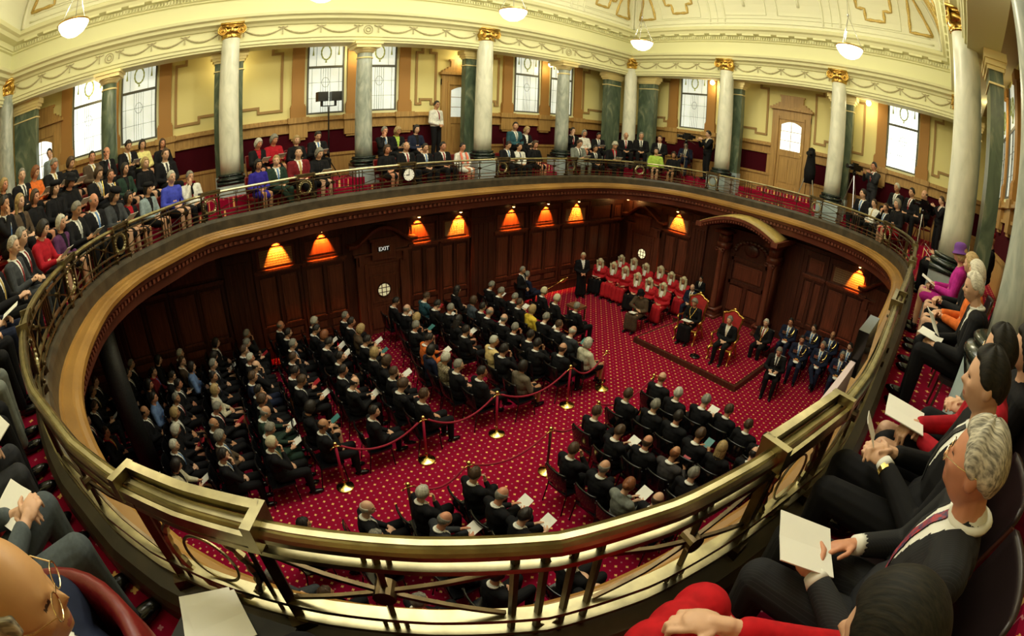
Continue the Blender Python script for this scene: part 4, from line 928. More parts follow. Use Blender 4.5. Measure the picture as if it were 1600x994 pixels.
CL = {'k': ('black', (.006, .006, .0075)), 'k2': ('charcoal', (.03, .032, .036)), 'n': ('navy', (.012, .018, .045)), 'u': ('blue', (.16, .26, .50)), 'U': ('bright blue', (.06, .08, .55)), 'B2': ('royal blue', (.03, .02, .30)), 'y': ('yellow', (.85, .62, .06)), 'Y': ('lemon', (.85, .78, .30)), 'y2': ('pale yellow', (.78, .60, .25)),
      'r': ('dark red', (.16, .01, .015)), 'R': ('red', (.42, .008, .02)), 'R2': ('wine red', (.18, .01, .015)), 'o': ('orange', (.75, .17, .03)), 'e': ('dark grey', (.05, .055, .06)), 'e2': ('slate blue', (.07, .09, .11)), 'e3': ('charcoal grey', (.035, .04, .045)), 'e4': ('mid grey', (.055, .05, .05)), 'E': ('grey', (.20, .22, .19)), 'E2': ('pale grey-blue', (.28, .36, .38)),
      't': ('brown', (.09, .06, .035)), 't2': ('grey-brown', (.16, .13, .09)), 'w2': ('off-white', (.62, .60, .45)), 'W': ('white', (.82, .82, .74)), 'W2': ('white', (.85, .80, .68)), 'p2': ('patterned', (.30, .25, .15)), 'P': ('purple', (.10, .03, .10)), 'M': ('magenta', (.50, .02, .28)), 'v': ('dark green', (.02, .045, .03)), 'c': ('cream', (.60, .56, .40)), 'tl': ('teal', (.03, .10, .13)), 'L': ('lime green', (.45, .65, .10)), 'red': ('scarlet', (.52, .006, .012))}
def cloth(c):
    n, k = CL[c]; return mat('cloth_'+n.replace(' ', '_'), k, .85, noise=.25, nscale=22, spec=.25) if c != 'p2' else mat('cloth_pattern', (.45, .38, .22), .85, col2=(.02, .015, .012), nscale=45)
TIES = [mat('tie_red', (.25, .01, .015), .6), mat('tie_navy', (.02, .03, .09), .6), mat('tie_silver', (.30, .32, .30), .5), mat('tie_blue', (.08, .2, .45), .6), mat('tie_black', (.01, .01, .01), .6), mat('tie_gold', (.45, .32, .08), .6)]
SKINS = [SKIN, mat('skin_fair', (.70, .42, .27), .55, noise=.1, nscale=12), mat('skin_tan', (.48, .24, .12), .55, noise=.12, nscale=12), mat('skin_ruddy', (.62, .28, .16), .55, noise=.15, nscale=12)]
POSES = {}
def P_(name, **k):
    vx = k.pop('voxel', .0095); cv = k.pop('cvox', .014)
    POSES[name] = build_pose(pose(**k), vx, cv, name)
P_('lap')
P_('read', wrL=(-.10, .33, .70), wrR=(.11, .33, .70), elL=(-.24, .08, .66), elR=(.25, .08, .66), hdL=(.3, .9, .25), hdR=(-.3, .9, .25), huL=(-.6, 0, .6), huR=(.6, 0, .6), hp=-.42, head=(0, .05, 1.14), curl=.9)
P_('turn', hy=-.45, hp=-.02, wrL=(-.06, .27, .60), knR=(.10, .46, .56), anR=(-.06, .60, .26), ftR=(0, 1, -.3))
P_('chin', wrR=(.06, .15, 1.0), elR=(.19, .20, .74), hdR=(-.2, .1, .9), huR=(0, .9, .1), hy=.1, hp=-.12, curl=1.2, shR=(.18, .0, .92))
P_('lady', skirt=True, wrL=(-.05, .24, .62), bulk=.9, shL=(-.165, -.03, .91), shR=(.165, -.03, .91), knL=(-.07, .46, .52), knR=(.07, .46, .52), anL=(-.06, .46, .10), anR=(.07, .46, .10))
P_('ladyread', skirt=True, bulk=.9, shL=(-.165, -.03, .91), shR=(.165, -.03, .91), wrL=(-.09, .32, .68), wrR=(.10, .32, .68), elL=(-.22, .08, .66), elR=(.22, .08, .66), hdL=(.3, .9, .25), hdR=(-.3, .9, .25), huL=(-.6, 0, .6), huR=(.6, 0, .6), hp=-.38, hy=.25, head=(0, .05, 1.14), knL=(-.07, .46, .52), knR=(.07, .46, .52))
HAIR = {'s': hair_mesh('short', 'hair'), 'B': hair_mesh('bald', 'hair_fringe'), 'o': hair_mesh('bob', 'hair'), 'l': hair_mesh('long', 'hair'), 'c': hair_mesh('curly', 'hair'), 'u': hair_mesh('bun', 'hair'), 'H': hair_mesh('bob', 'hair'), 'W': hair_mesh('wig', 'wig'), 'J': wigfull_mesh()}
def hat_mesh(kind):
    m = MB()
    if kind == 'brim': m.lathe([(.14, .035), (.15, .042), (.10, .05), (.095, .10), (.085, .13), (.03, .142)], n=24)
    elif kind == 'cloche': m.lathe([(.13, .0), (.128, .008), (.106, .03), (.100, .06), (.098, .09), (.088, .118), (.062, .138), (.02, .146)], n=24)
    else: m.lathe([(.086, .045), (.112, .07), (.118, .10), (.09, .135), (.03, .145)], n=24)
    return m.mesh('hat', BLACK, True)
HATS = {k: hat_mesh(k) for k in ('brim', 'beret', 'cloche')}
def setmats(o, ms):
    for i, m in enumerate(ms):
        while len(o.data.materials) <= i: o.data.materials.append(m)
        o.material_slots[i].link = 'OBJECT'; o.material_slots[i].material = m
def child(name, me, parent, m, M=None):
    o = bpy.data.objects.new(name, me); COL.objects.link(o); o.parent = parent; setmats(o, m if isinstance(m, list) else [m])
    if M is not None: o.matrix_local = M
    return o
RNG = random.Random(11)
ALLP = []
def person(loc, rotz, hair, hc, cl, label, group=None, pz='lap', opt='', scale=1.0, tie=None, top='suit', lower=None, hat=None, hatm=None, skin=None):
    P = POSES[pz]; female = top != 'suit'
    sk = skin or SKINS[RNG.choice([0, 0, 1, 1, 2, 3])]
    o = bpy.data.objects.new('person', P['body']); COL.objects.link(o); o.location = loc; o.rotation_euler = (0, 0, rotz); o.scale = (scale,)*3
    setmats(o, [sk, DARKDOT, LIP]); tag(o, label, 'person', group)
    if hair: child('wig' if hair in 'WJ' else 'hair', HAIR[hair], o, mat('wig_horsehair', (.66, .60, .38), .7, noise=.25, nscale=40, bump=.6) if hair in 'WJ' else hairmat(hc), P['HM'])
    if hat: child('hat', HATS[hat], o, hatm or cloth('k'), P['HM'])
    c = cl if not isinstance(cl, str) else cloth(cl)
    if top == 'suit':
        child('jacket', P['jacket'], o, c); child('shirt', P['shirt'], o, WHITE if opt not in ('shirtr',) else cloth('R')); child('tie', P['tie'], o, tie or RNG.choice(TIES))
    elif top == 'open':
        child('jacket', P['jacket'], o, c); child('blouse', P['shirt'], o, hatm if False else (cloth('R') if opt == 'shirtr' else WHITE if opt == 'shirtw' else cloth('L') if opt == 'shirtg' else cloth('k'))); child('blouse_placket', P['tie'], o, cloth('R') if opt == 'shirtr' else WHITE if opt == 'shirtw' else cloth('L') if opt == 'shirtg' else cloth('k'))
    else: child('top', P['whole_top'], o, c)
    child('skirt' if pz.startswith('lady') else 'trousers', P['lower'], o, lower or (c if top == 'suit' and cl in ('k', 'n', 'k2', 'e', 'E', 'e3', 'e4', 'v') else cloth('k')))
    [child('shoe', q, o, BLACK) for q in P['feet']]
    ALLP.append(o); return o
# ---- black stacking chair, red leather gallery chair
def make_chair(name, label, back_m, seat_m, leg_m, cat, group):
    t = thing(name, label, cat, (0, 0, -50), 0, group)
    m = MB(); n = 10; R_ = .30; vs = []
    for i in range(n+1):
        a = math.radians(-54+108*i/n); x = .30*math.sin(a)*.95; y = -.30+.085*(1-math.cos(a))*1.3
        for (z, dy) in ((.50, .02), (.62, -.01), (.86, -.05), (.895, -.05)):
            wx = x*(1.0 if z < .87 else .93); vs += [(wx, y+dy-.012, z), (wx, y+dy+.012, z)]
    k = 8
    fs = []
    for i in range(n):
        for j in range(0, 6, 2):
            fs += [(i*k+j, (i+1)*k+j, (i+1)*k+j+2, i*k+j+2), (i*k+j+1, i*k+j+3, (i+1)*k+j+3, (i+1)*k+j+1)]
        fs += [(i*k, i*k+1, (i+1)*k+1, (i+1)*k), (i*k+6, (i+1)*k+6, (i+1)*k+7, i*k+7)]
    for i in (0, n):
        for j in range(0, 6, 2): fs.append((i*k+j, i*k+j+2, i*k+j+3, i*k+j+1) if i == 0 else (i*k+j, i*k+j+1, i*k+j+3, i*k+j+2))
    m.add(vs, fs); part('backrest', m, back_m, t, True)
    m = MB(); m.prism([(-.22, -.24), (.22, -.24), (.24, -.1), (.23, .18), (.19, .22), (-.19, .22), (-.23, .18), (-.24, -.1)], 2, .385, .425); part('seat', m, seat_m, t)
    for sx in (-1, 1):
        m = MB(); m.tube([(sx*.21, .18, .39), (sx*.235, .21, .0)], .012, 6); part('leg', m, leg_m, t)
        m = MB(); m.tube([(sx*.235, -.31, .84), (sx*.22, -.22, .42), (sx*.235, -.30, .0)], .012, 6); part('leg', m, leg_m, t)
    return t
CH0 = make_chair('stacking_chair', 'x', BLACK, BLACK, mat('black_tube', (.02, .02, .02), .25, .6), 'chair', 'black chairs on the chamber floor')
GC0 = make_chair('gallery_chair', 'x', REDL, REDL, DARKW, 'chair', 'red leather gallery chairs')
used = {0: False, 1: False}
def put_chair(kind, x, y, z, rot, label):
    src = (CH0, GC0)[kind]; 
    if not used[kind]: used[kind] = True; src.location = (x, y, z); src.rotation_euler = (0, 0, rot); src['label'] = label; return src
    return dup(src, (x, y, z), rot, label)
# ---- held papers / booklets
def paper_mesh(w_, h_, fold=.06):
    m = MB(); m.add([(-w_, 0, 0), (0, 0, -fold*w_), (w_, 0, 0), (w_, h_, 0), (0, h_, -fold*w_), (-w_, h_, 0)]+[(-w_, 0, .004), (0, 0, -fold*w_+.004), (w_, 0, .004), (w_, h_, .004), (0, h_, -fold*w_+.004), (-w_, h_, .004)],
          [(0, 5, 4, 1), (1, 4, 3, 2), (6, 7, 10, 11), (7, 8, 9, 10), (0, 1, 7, 6), (1, 2, 8, 7), (2, 3, 9, 8), (3, 4, 10, 9), (4, 5, 11, 10), (5, 0, 6, 11)]); return m.mesh('order_paper', PAPER)
PAPM = paper_mesh(.10, .20); BOOKM = MB().box(-.07, .07, 0, .2, 0, .014).mesh('booklet', PAPER)
TEAL = mat('booklet_teal', (.06, .22, .22), .5); REDB = mat('booklet_red', (.40, .02, .03), .5)
def held(o, label, kind='paper', m=None, off=(0, .40, .70), tilt=.5, yaw_=0, scl=1.0):
    q = bpy.data.objects.new('order_paper' if kind == 'paper' else 'booklet', PAPM if kind == 'paper' else BOOKM); COL.objects.link(q)
    M = Matrix.Translation(Vector(o.location)) @ Matrix.Rotation(o.rotation_euler.z, 4, 'Z') @ Matrix.Scale(o.scale[0], 4) @ Matrix.Translation(Vector(off)) @ Matrix.Rotation(yaw_, 4, 'Z') @ Matrix.Rotation(tilt, 4, 'X') @ Matrix.Scale(scl, 4)
    q.matrix_world = M; setmats(q, [m or PAPER]); tag(q, label, 'paper' if kind == 'paper' else 'booklet', 'papers and booklets held by the audience'); return q
HN = {'s': 'short %s hair', 'B': 'balding %s head', 'o': '%s bobbed hair', 'l': 'long %s hair', 'c': 'curly %s hair', 'u': '%s hair in a bun', 'H': '%s hair under a hat', 'W': 'short curled wig', 'J': 'full wig'}
CN = {'w': 'white', 'g': 'grey', 'd': 'dark', 'b': 'brown', 'l': 'blond', 'r': 'auburn'}
def look(h, c): return (HN[h] % CN[c]) if '%s' in HN[h] else HN[h]

# ------------------------------------------------------------------ audience on the chamber floor
FLOORP = [
(1.24,-18.18,'s','b','k','',150.943,594.969),
(0.75,-17.16,'s','g','k','',206.289,567.296),
(1.305,-17.18,'s','d','k','',201.258,584.906),
(1.785,-17.27,'s','d','k','',193.711,597.484),
(1.73,-18.18,'s','b','k','',145.912,610.063),
(2.46,-18.02,'s','b','k','',147.17,632.704),
(0.94,-16.33,'o','d','k','',249.057,561.006),
(1.507,-16.43,'s','d','r','shirtr',241.509,578.616),
(2.21,-16.484,'o','d','k','cream',245.283,598.742),
(0.89,-15.71,'s','w','k','',283.019,550.943),
(1.39,-15.64,'s','b','t','',286.792,563.522),
(1.88,-15.384,'o','d','u','',288.05,577.358),
(1.987,-15.934,'s','d','k','',272.956,584.906),
(2.467,-15.73,'s','d','k','',280.503,597.484),
(3.02,-15.775,'s','g','k','',275.472,618.868),
(0.8,-14.71,'o','d','k','',339.623,534.591),
(1.45,-14.834,'o','d','k','',333.333,553.459),
(2.01,-14.834,'s','g','k','',334.591,569.811),
(2.57,-14.86,'s','d','k','',335.849,587.421),
(3.15,-14.86,'o','l','c','',338.365,607.547),
(3.78,-14.9,'s','g','k','',338.365,632.704),
(3.7,-15.78,'o','l','k','',276.73,645.283),
(0.691,-13.86,'s','g','k','',388.679,524.528),
(1.169,-13.95,'s','g','k','',387.421,540.881),
(1.647,-14.03,'s','b','k','',386.164,557.233),
(2.124,-13.93,'s','w','k','',397.484,573.585),
(3.078,-13.99,'s','b','n','',397.987,589.937),
(2.86,-16.325,'s','d','u','',244.025,621.384),
(3.07,-18.06,'s','d','k','',138.365,656.604),
(3.68,-17.46,'s','b','k','shirtr',167.296,672.956),
(3.36,-16.508,'B','d','k','',223.899,652.83),
(4.22,-15.81,'o','w','k','',274.214,669.182),
(4.71,-15.82,'s','w','k','tieu',274.214,693.082),
(5.3,-15.82,'o','d','c','',275.472,724.528),
(4.35,-14.98,'B','g','k','',335.849,659.119),
(4.87,-14.89,'c','g','t','',347.17,681.761),
(5.41,-14.89,'s','d','k','',352.201,710.692),
(5.01,-16.79,'B','d','k','',202.516,727.044),
(0.65,-12.93,'B','g','k','',440.252,506.918),
(1.21,-12.83,'s','d','k','',452.327,518.239),
(1.96,-12.85,'s','g','k','',460.377,537.107),
(2.53,-12.97,'s','b','k','',460.377,554.717),
(3.23,-13.11,'s','d','k','',461.635,579.874),
(3.71,-13.07,'s','b','k','gold',471.698,593.711),
(4.72,-13.15,'o','d','k','',485.535,636.478),
(0.84,-12.05,'c','w','k','',493.082,499.371),
(1.367,-12.16,'s','d','k','',494.34,513.208),
(1.847,-12.07,'o','r','k','',506.918,522.013),
(2.327,-12.09,'s','d','k','',513.711,534.591),
(3.11,-12.02,'s','d','k','',534.591,555.975),
(3.71,-12.15,'s','d','k','',538.365,577.358),
(4.21,-12.11,'B','d','k','',553.459,593.711),
(5.34,-12.11,'s','d','k','',587.421,638.994),
(0.965,-11.23,'s','g','k','',542.138,491.824),
(1.445,-11.22,'s','d','k','',550.44,500.629),
(1.99,-11.19,'o','l','t','',563.522,513.208),
(2.58,-11.24,'s','d','k','',573.585,528.302),
(3.28,-11.29,'o','l','k','',587.421,548.428),
(3.78,-11.24,'o','b','k','',604.277,562.264),
(4.27,-11.26,'s','b','k','',617.61,578.616),
(4.82,-11.34,'c','b','k','',630.189,600.0),
(5.37,-11.14,'s','b','k','',665.409,616.352),
(2.601,-13.85,'B','d','k','',403.774,576.101),
(3.554,-13.95,'s','d','k','',401.258,592.453),
(4.031,-13.93,'c','b','k','',408.805,611.321),
(4.509,-13.98,'B','g','v','',411.321,632.704),
(4.988,-13.99,'s','g','v','',416.352,651.572),
(0.8,-9.76,'s','d','k','',618.868,470.44),
(1.45,-9.69,'B','g','k','',637.736,481.761),
(2.04,-9.72,'o','l','k','',651.572,494.34),
(2.52,-9.93,'s','g','k','',651.572,506.918),
(3.326,-10.03,'s','d','o','',671.698,529.56),
(3.806,-10.19,'o','d','n','',679.245,547.17),
(4.286,-10.09,'c','w','p2','',697.358,554.717),
(4.766,-10.07,'s','g','k','',715.723,568.553),
(0.92,-8.89,'s','b','tl','',666.667,462.893),
(1.55,-8.88,'s','d','k','',684.277,474.214),
(2.03,-8.71,'s','g','k','',705.66,480.503),
(0.88,-7.86,'l','d','k','',715.723,451.572),
(2.69,-8.9,'l','d','k','',716.478,496.855),
(3.34,-9.03,'s','d','k','',730.818,513.208),
(1.823,-7.89,'o','b','e2','',742.138,467.925),
(2.303,-7.91,'s','d','k','',758.491,477.987),
(2.782,-8.03,'B','g','k','',766.792,488.05),
(3.262,-7.9,'B','g','k','',784.906,493.082),
(4.22,-8.85,'s','w','y2','',774.843,533.333),
(4.7,-8.92,'s','d','k','',788.679,545.912),
(5.246,-9.83,'s','d','k','',754.717,581.132),
(0.98,-6.77,'s','g','k','',768.553,442.767),
(1.665,-6.91,'s','g','k','',784.906,455.346),
(0.79,-5.27,'s','g','n','',825.157,427.673),
(2.29,-5.82,'W','l','k','attend',851.572,454.088),
(2.97,-5.93,'W','l','k','attend',871.698,466.667),
(3.62,-5.78,'s','g','k','gown',903.648,476.73),
(3.17,-6.94,'o','l','y','',833.962,481.761),
(3.76,-7.0,'s','g','k','',854.088,494.34),
(4.25,-6.97,'s','b','k','',875.472,504.403),
(4.73,-7.0,'B','w','e3','',895.597,515.723),
(5.41,-7.13,'o','w','w2','',920.755,534.591),
(5.33,-7.82,'B','b','k','',881.761,544.654),
(4.825,-8.11,'s','d','k','',841.509,535.849),
(4.345,-7.92,'s','d','k','',831.447,520.755),
(3.83,-7.98,'s','g','k','',807.547,509.434),
(2.63,-6.95,'s','b','k','',813.836,471.698),
(2.145,-6.77,'s','g','k','',803.774,460.377),
(5.41,-8.95,'o','d','t2','',820.126,568.553),
(7.4,-8.01,'s','b','k','',983.648,613.836),
(7.43,-8.87,'s','b','k','',935.849,638.994),
(7.43,-7.0,'B','r','k','',1036.478,589.937),
(7.99,-7.19,'s','w','k','',1061.635,612.579),
(7.97,-7.89,'s','g','k','',1026.415,631.447),
(8.515,-7.02,'s','g','k','',1103.145,626.415),
(8.995,-6.85,'s','b','k','',1140.881,637.736),
(9.52,-6.96,'s','b','k','',1172.327,660.377),
(8.5,-7.89,'s','d','k','',1061.635,651.572),
(8.07,-9.01,'s','b','k','',968.553,670.44),
(9.065,-8.03,'s','b','k','',1094.34,679.245),
(9.545,-8.01,'l','l','k','',1129.56,698.113),
(8.575,-8.84,'B','b','k','',1016.352,688.05),
(9.055,-8.74,'B','r','e4','',1054.088,704.403),
(9.58,-8.9,'s','g','k','',1086.792,737.107),
(10.04,-7.73,'B','d','k','',1178.616,708.176),
(7.97,-9.92,'s','b','k','',899.371,698.113),
(8.59,-9.87,'B','g','k','',947.17,728.302),
(9.09,-9.91,'u','r','E','',983.648,758.491),
(9.57,-9.79,'B','b','k','',1028.931,778.616),
(8.66,-11.42,'s','d','k','',820.126,803.774),
(10.0,-7.17,'s','d','k','',1197.484,685.535),
(7.5,-13.1,'B','w','k','',577.358,793.711),
(7.57,-12.3,'s','w','k','',664.151,767.296),
(7.6,-11.47,'s','b','k','',745.912,737.107),
(8.18,-11.45,'B','g','k','',784.906,773.585),
(8.17,-12.33,'B','g','k2','',695.597,811.321),
(7.41,-14.0,'s','d','k','',477.987,818.868),
(8.04,-13.2,'s','g','k','',592.453,838.994),
(8.67,-12.41,'s','d','k','',719.497,854.088),
(5.467,-14.01,'W','l','k','attend2',425,684),
(5.33,-13.05,'B','b','k','',508,662),
(8.57,-14.11,'s','b','k','',513,925),
(9.28,-12.25,'s','d','k','',782,897),
(9.64,-11.38,'s','g','k','',905,875),
(10.12,-11.52,'B','g','k','',932,918),
(10.4,-10.97,'s','g','k','',1010,905),
(9.15,-13.19,'s','g','k','',660,938),
(8.09,-14.65,'s','g','e','',430,900),
(10.69,-10.32,'s','d','k','',1090,880)]
def block(x, y):
    if x < 5.9: return ('rear side-wall', 'A') if y < -9.9 else ('front side-wall', 'B')
    return ('rope-side', 'C') if y > -10.9 else ('rail-side rear', 'D')
def add_floor():
    bl = {}
    for e in FLOORP: bl.setdefault(block(e[0], e[1])[1], []).append(e)
    for k, L_ in bl.items():
        L_.sort(key=lambda e: -e[1]); rows = []
        for e in L_:
            if rows and rows[-1][0][1]-e[1] < .62: rows[-1].append(e)
            else: rows.append([e])
        nm = block(L_[0][0], L_[0][1])[0]
        for ri, row in enumerate(rows):
            row.sort(key=lambda e: -e[0])
            for si, (x, y, h, c, cl, opt, px, py) in enumerate(row):
                where = '%s row, %s seat from %s, %s block' % (ORD[ri+1], ORD[si+1], 'aisle' if k in 'AB' else 'officers', nm)
                female = h in 'olu' or cl in ('y', 'u', 'w2', 'p2'); rr = RNG.random()
                pz = ('ladyread' if rr < .4 else 'lady') if female else ('read' if rr < .33 else 'turn' if rr < .55 else 'chin' if rr < .65 else 'lap')
                if opt in ('attend', 'gown'): pz = 'lap'
                top = 'suit' if not female or opt == 'attend' else ('plain' if cl not in ('k', 'c', 'n') else 'open')
                rot = RNG.uniform(-.12, .12)
                if opt == 'attend': rot = -.3
                o = person((x, y-.05, 0), rot, h, c, cl, '%s, %s clothes, %s' % (look(h, c), CL[cl][0], where), 'audience on the chamber floor', pz, opt or ('shirtw' if rr > .6 else ''), 1.0+RNG.uniform(-.03, .03), top=top)
                put_chair(0, x, y-.06, 0, 0, 'black chair, %s' % where)
                if 'read' in pz:
                    m = RNG.choice([PAPER, PAPER, PAPER, PAPER, PAPER, PAPER, TEAL, REDB]); held(o, '%s held open in the %s' % ({PAPER: 'white paper', TEAL: 'teal booklet', REDB: 'red booklet'}[m], where), 'paper' if m is PAPER else 'book', m, (0, .38, .70), .55)
add_floor()
# ------------------------------------------------------------------ gallery public
GALP = [
(3.715,-18.403,6.051,3,0.958,-21.9,'o','l','k',''),
(3.216,-18.189,6.121,3,1.018,-28.0,'s','g','k',''),
(2.888,-18.015,6.111,3,1.009,-30.6,'o','r','o',''),
(2.423,-17.717,6.155,3,1.047,-37.0,'s','g','k',''),
(2.049,-17.433,6.105,3,1.005,-38.1,'o','b','k',''),
(0.993,-17.169,6.127,4,1.023,-39.5,'s','d','t',''),
(0.633,-16.867,6.148,4,1.042,-43.5,'B','d','k','tier'),
(0.209,-16.38,6.205,4,1.092,-54.5,'s','d','k',''),
(-0.056,-16.035,6.148,4,1.041,-60.8,'o','d','Y',''),
(-0.334,-15.521,6.079,4,0.982,-66.8,'l','b','k',''),
(0.961,-15.308,5.782,2,1.115,-60.8,'s','b','k',''),
(1.298,-15.764,5.686,2,1.031,-48.5,'o','l','k',''),
(1.749,-16.174,5.671,2,1.019,-39.5,'l','d','v',''),
(2.439,-16.659,5.735,2,1.074,-36.6,'o','b','k','piping'),
(2.12,-16.437,5.618,2,0.973,-34.0,'s','b','k','piping'),
(3.064,-17.127,5.746,2,1.083,-35.4,'H','d','k','brim'),
(3.422,-17.341,5.692,2,1.036,-30.6,'H','d','k','beret'),
(3.955,-17.585,5.659,2,1.008,-21.9,'o','b','k',''),
(4.379,-17.736,5.671,2,1.019,-18.9,'l','l','t',''),
(4.817,-17.858,5.724,2,1.064,-14.5,'s','d','k','tieu'),
(1.938,-15.099,5.29,1,1.078,-54.5,'s','w','U',''),
(1.681,-14.707,5.208,1,1.007,-66.8,'s','g','W',''),
(2.462,-15.557,5.187,1,0.989,-36.6,'H','d','E2','beret'),
(2.957,-15.898,5.14,1,0.948,-35.4,'o','d','k','shirtr'),
(3.271,-16.141,5.283,1,1.072,-37.9,'H','d','e','beret'),
(3.707,-16.445,5.288,1,1.076,-33.2,'B','g','k',''),
(4.185,-16.685,5.272,1,1.063,-23.6,'s','g','k',''),
(4.606,-16.842,5.16,1,0.965,-18.9,'o','w','P',''),
(5.189,-16.998,5.215,1,1.013,-12.6,'o','d','R',''),
(5.848,-17.077,5.238,1,1.033,-3.2,'s','g','k',''),
(0.284,-13.023,5.67,2,1.017,-72.6,'o','w','k','shirtr'),
(0.159,-12.611,5.717,2,1.059,-75.5,'o','g','R',''),
(0.018,-11.996,5.62,2,0.974,-80.2,'o','l','k',''),
(-0.058,-11.427,5.687,2,1.033,-84.6,'s','d','k',''),
(0.891,-11.62,5.271,1,1.062,-82.8,'o','g','k',''),
(0.984,-12.128,5.328,1,1.112,-77.0,'s','d','R2',''),
(1.143,-12.688,5.215,1,1.013,-72.6,'s','l','v',''),
(1.286,-13.128,5.19,1,0.992,-72.1,'o','d','B2',''),
(-0.216,-9.52,5.667,2,1.015,-84.1,'s','g','k','tieu'),
(-0.274,-9.127,5.667,2,1.015,-84.6,'o','l','k','shirtg'),
(-0.329,-8.517,5.678,2,1.025,-85.2,'o','d','n',''),
(0.72,-9.809,5.195,1,0.995,-84.0,'o','b','k',''),
(0.663,-9.254,5.236,1,1.032,-84.3,'B','w','k','tier'),
(0.609,-8.691,5.174,1,0.978,-85.0,'s','d','k',''),
(0.562,-8.141,5.196,1,0.997,-85.3,'s','d','k',''),
(0.51,-7.496,5.154,1,0.96,-85.7,'s','d','W2',''),
(0.425,-5.913,5.206,1,1.005,-88.6,'s','d','k',''),
(-0.506,-4.968,5.784,2,1.116,-90.3,'s','d','tl',''),
(-0.501,-4.531,5.672,2,1.019,-91.4,'o','l','k','shirtw'),
(0.416,-5.477,5.133,1,0.942,-89.3,'s','d','W',''),
(0.414,-4.871,5.214,1,1.013,-90.6,'o','b','k',''),
(-0.313,-2.634,5.718,2,1.059,-103.9,'s','d','k',''),
(-0.186,-2.186,5.66,2,1.008,-109.9,'o','g','W',''),
(0.019,-1.67,5.629,2,0.982,-116.9,'s','d','k',''),
(0.527,-3.11,5.321,1,1.105,-100.5,'s','b','E',''),
(0.686,-2.479,5.161,1,0.966,-109.9,'s','d','k',''),
(0.964,-1.838,5.353,1,1.133,-119.2,'c','w','k','shirtr'),
(0.557,-0.786,5.704,2,1.047,-128.7,'B','r','k',''),
(0.931,-0.359,5.765,2,1.1,-136.3,'s','g','k',''),
(1.455,0.091,5.725,2,1.066,-144.0,'s','b','k',''),
(1.917,-0.713,5.278,1,1.068,-144.0,'o','d','L',''),
(2.44,-0.377,5.216,1,1.014,-154.9,'o','d','k',''),
(2.307,0.575,5.644,2,0.994,-157.9,'s','d','n',''),
(9.298,-0.491,5.311,1,1.096,156.1,'s','d','k',''),
(9.71,-0.688,5.146,1,0.953,151.5,'s','b','W',''),
(10.113,-0.924,5.137,1,0.946,146.4,'s','b','k',''),
(10.469,-1.188,5.353,1,1.133,139.0,'o','g','k','trousr'),
(10.256,0.062,5.749,2,1.086,150.0,'s','w','k',''),
(10.776,-0.263,5.744,2,1.082,144.1,'s','d','k','tier'),
(11.204,-0.611,5.804,2,1.134,136.3,'B','b','k','tiey'),
(12.122,-4.497,5.238,1,1.033,99.2,'s','b','k','')]
def add_gallery():
    zones = [('crowded end', lambda x, y: y < -14.3), ('side gallery before the clock', lambda x, y: x < 3 and y < -10.2), ('bay behind the clock', lambda x, y: x < 3 and y < -7), ('bay past the white column', lambda x, y: x < 3 and y < -3.8), ('corner bay', lambda x, y: x < 6), ('camera corner', lambda x, y: True)]
    Z = {}
    for e in GALP:
        for n_, f in zones:
            if f(e[0], e[1]): Z.setdefault((n_, min(e[3], 3)), []).append(e); break
    TZ = {1: 4.05, 2: 4.5, 3: 4.95, 4: 4.95}
    for (n_, r), L_ in Z.items():
        L_.sort(key=lambda e: (e[0] if n_ in ('crowded end', 'corner bay', 'camera corner') else e[1]))
        for i, (x, y, z, row, s_, ang, h, c, cl, opt) in enumerate(L_):
            fl = TZ[row]; a = math.radians(ang); s_ = min(max(s_, .88), 1.12)
            female = h in 'olH' or cl in ('U', 'W2', 'P', 'R'); rr = RNG.random()
            if opt == 'piping': female = False
            pz = ('ladyread' if rr < .35 else 'lady') if female else ('read' if rr < .3 else 'turn' if rr < .5 else 'chin' if rr < .62 else 'lap')
            top = 'suit' if not female else ('plain' if cl in ('U', 'R', 'L', 'W', 'Y', 'o', 'B2', 'W2') else 'open')
            hh = {'H': 'H'}.get(h, h)
            lab = '%s, %s clothes, %s row, place %s, %s' % (look(h, c), CL[cl][0], ORD[r], ORD[i+1], n_)
            hat = opt if opt in ('brim', 'beret') else None
            tie = {'tier': TIES[0], 'tieu': TIES[3], 'tiey': TIES[5]}.get(opt)
            fx, fy = -math.sin(a), math.cos(a)
            lw = cloth('R') if opt == 'trousr' else (WHITE if cl == 'W2' else cloth('E') if cl == 'E' else None)
            if cl == 'B2': lw = cloth('B2')
            o = person((x-fx*.04, y-fy*.04, fl), a, hh, c, cl, lab, 'public seated in the gallery', pz, opt, s_, tie=tie, top=top, hat=hat, hatm=cloth('k'), lower=lw)
            put_chair(1, x-fx*.05, y-fy*.05, fl, a, 'dark-legged red leather chair, %s row, place %s, %s' % (ORD[r], ORD[i+1], n_))
            if opt == 'piping':
                m = MB()
                for s in (-1, 1): m.tube([(s*.075, .055, .99), (s*.05, .118, .86), (s*.015, .15, .70)], .008, 5)
                part('gold_piping', m, GOLD, o)
            if cl == 'W2':
                m = MB()
                for s in (-1, 1): m.tube([(s*.09, .05, .99), (s*.10, .13, .85), (s*.09, .17, .66)], [.03, .035, .03], 8)
                part('coral_scarf', m, mat('coral_scarf', (.80, .20, .12), .7), o)
            if cl == 'W' and x < 2.5 and y < -14: part('dark_scarf', MB().tube([(-.06, .03, 1.0), (0, .1, .93), (.06, .03, 1.0)], .022, 6).tube([(0, .1, .93), (.0, .14, .80)], [.02, .028], 6), cloth('k'), o)
            if 'read' in pz: held(o, 'white paper held at %s row, place %s, %s' % (ORD[r], ORD[i+1], n_), 'paper', PAPER, (0, .38, .70), .55)
add_gallery()

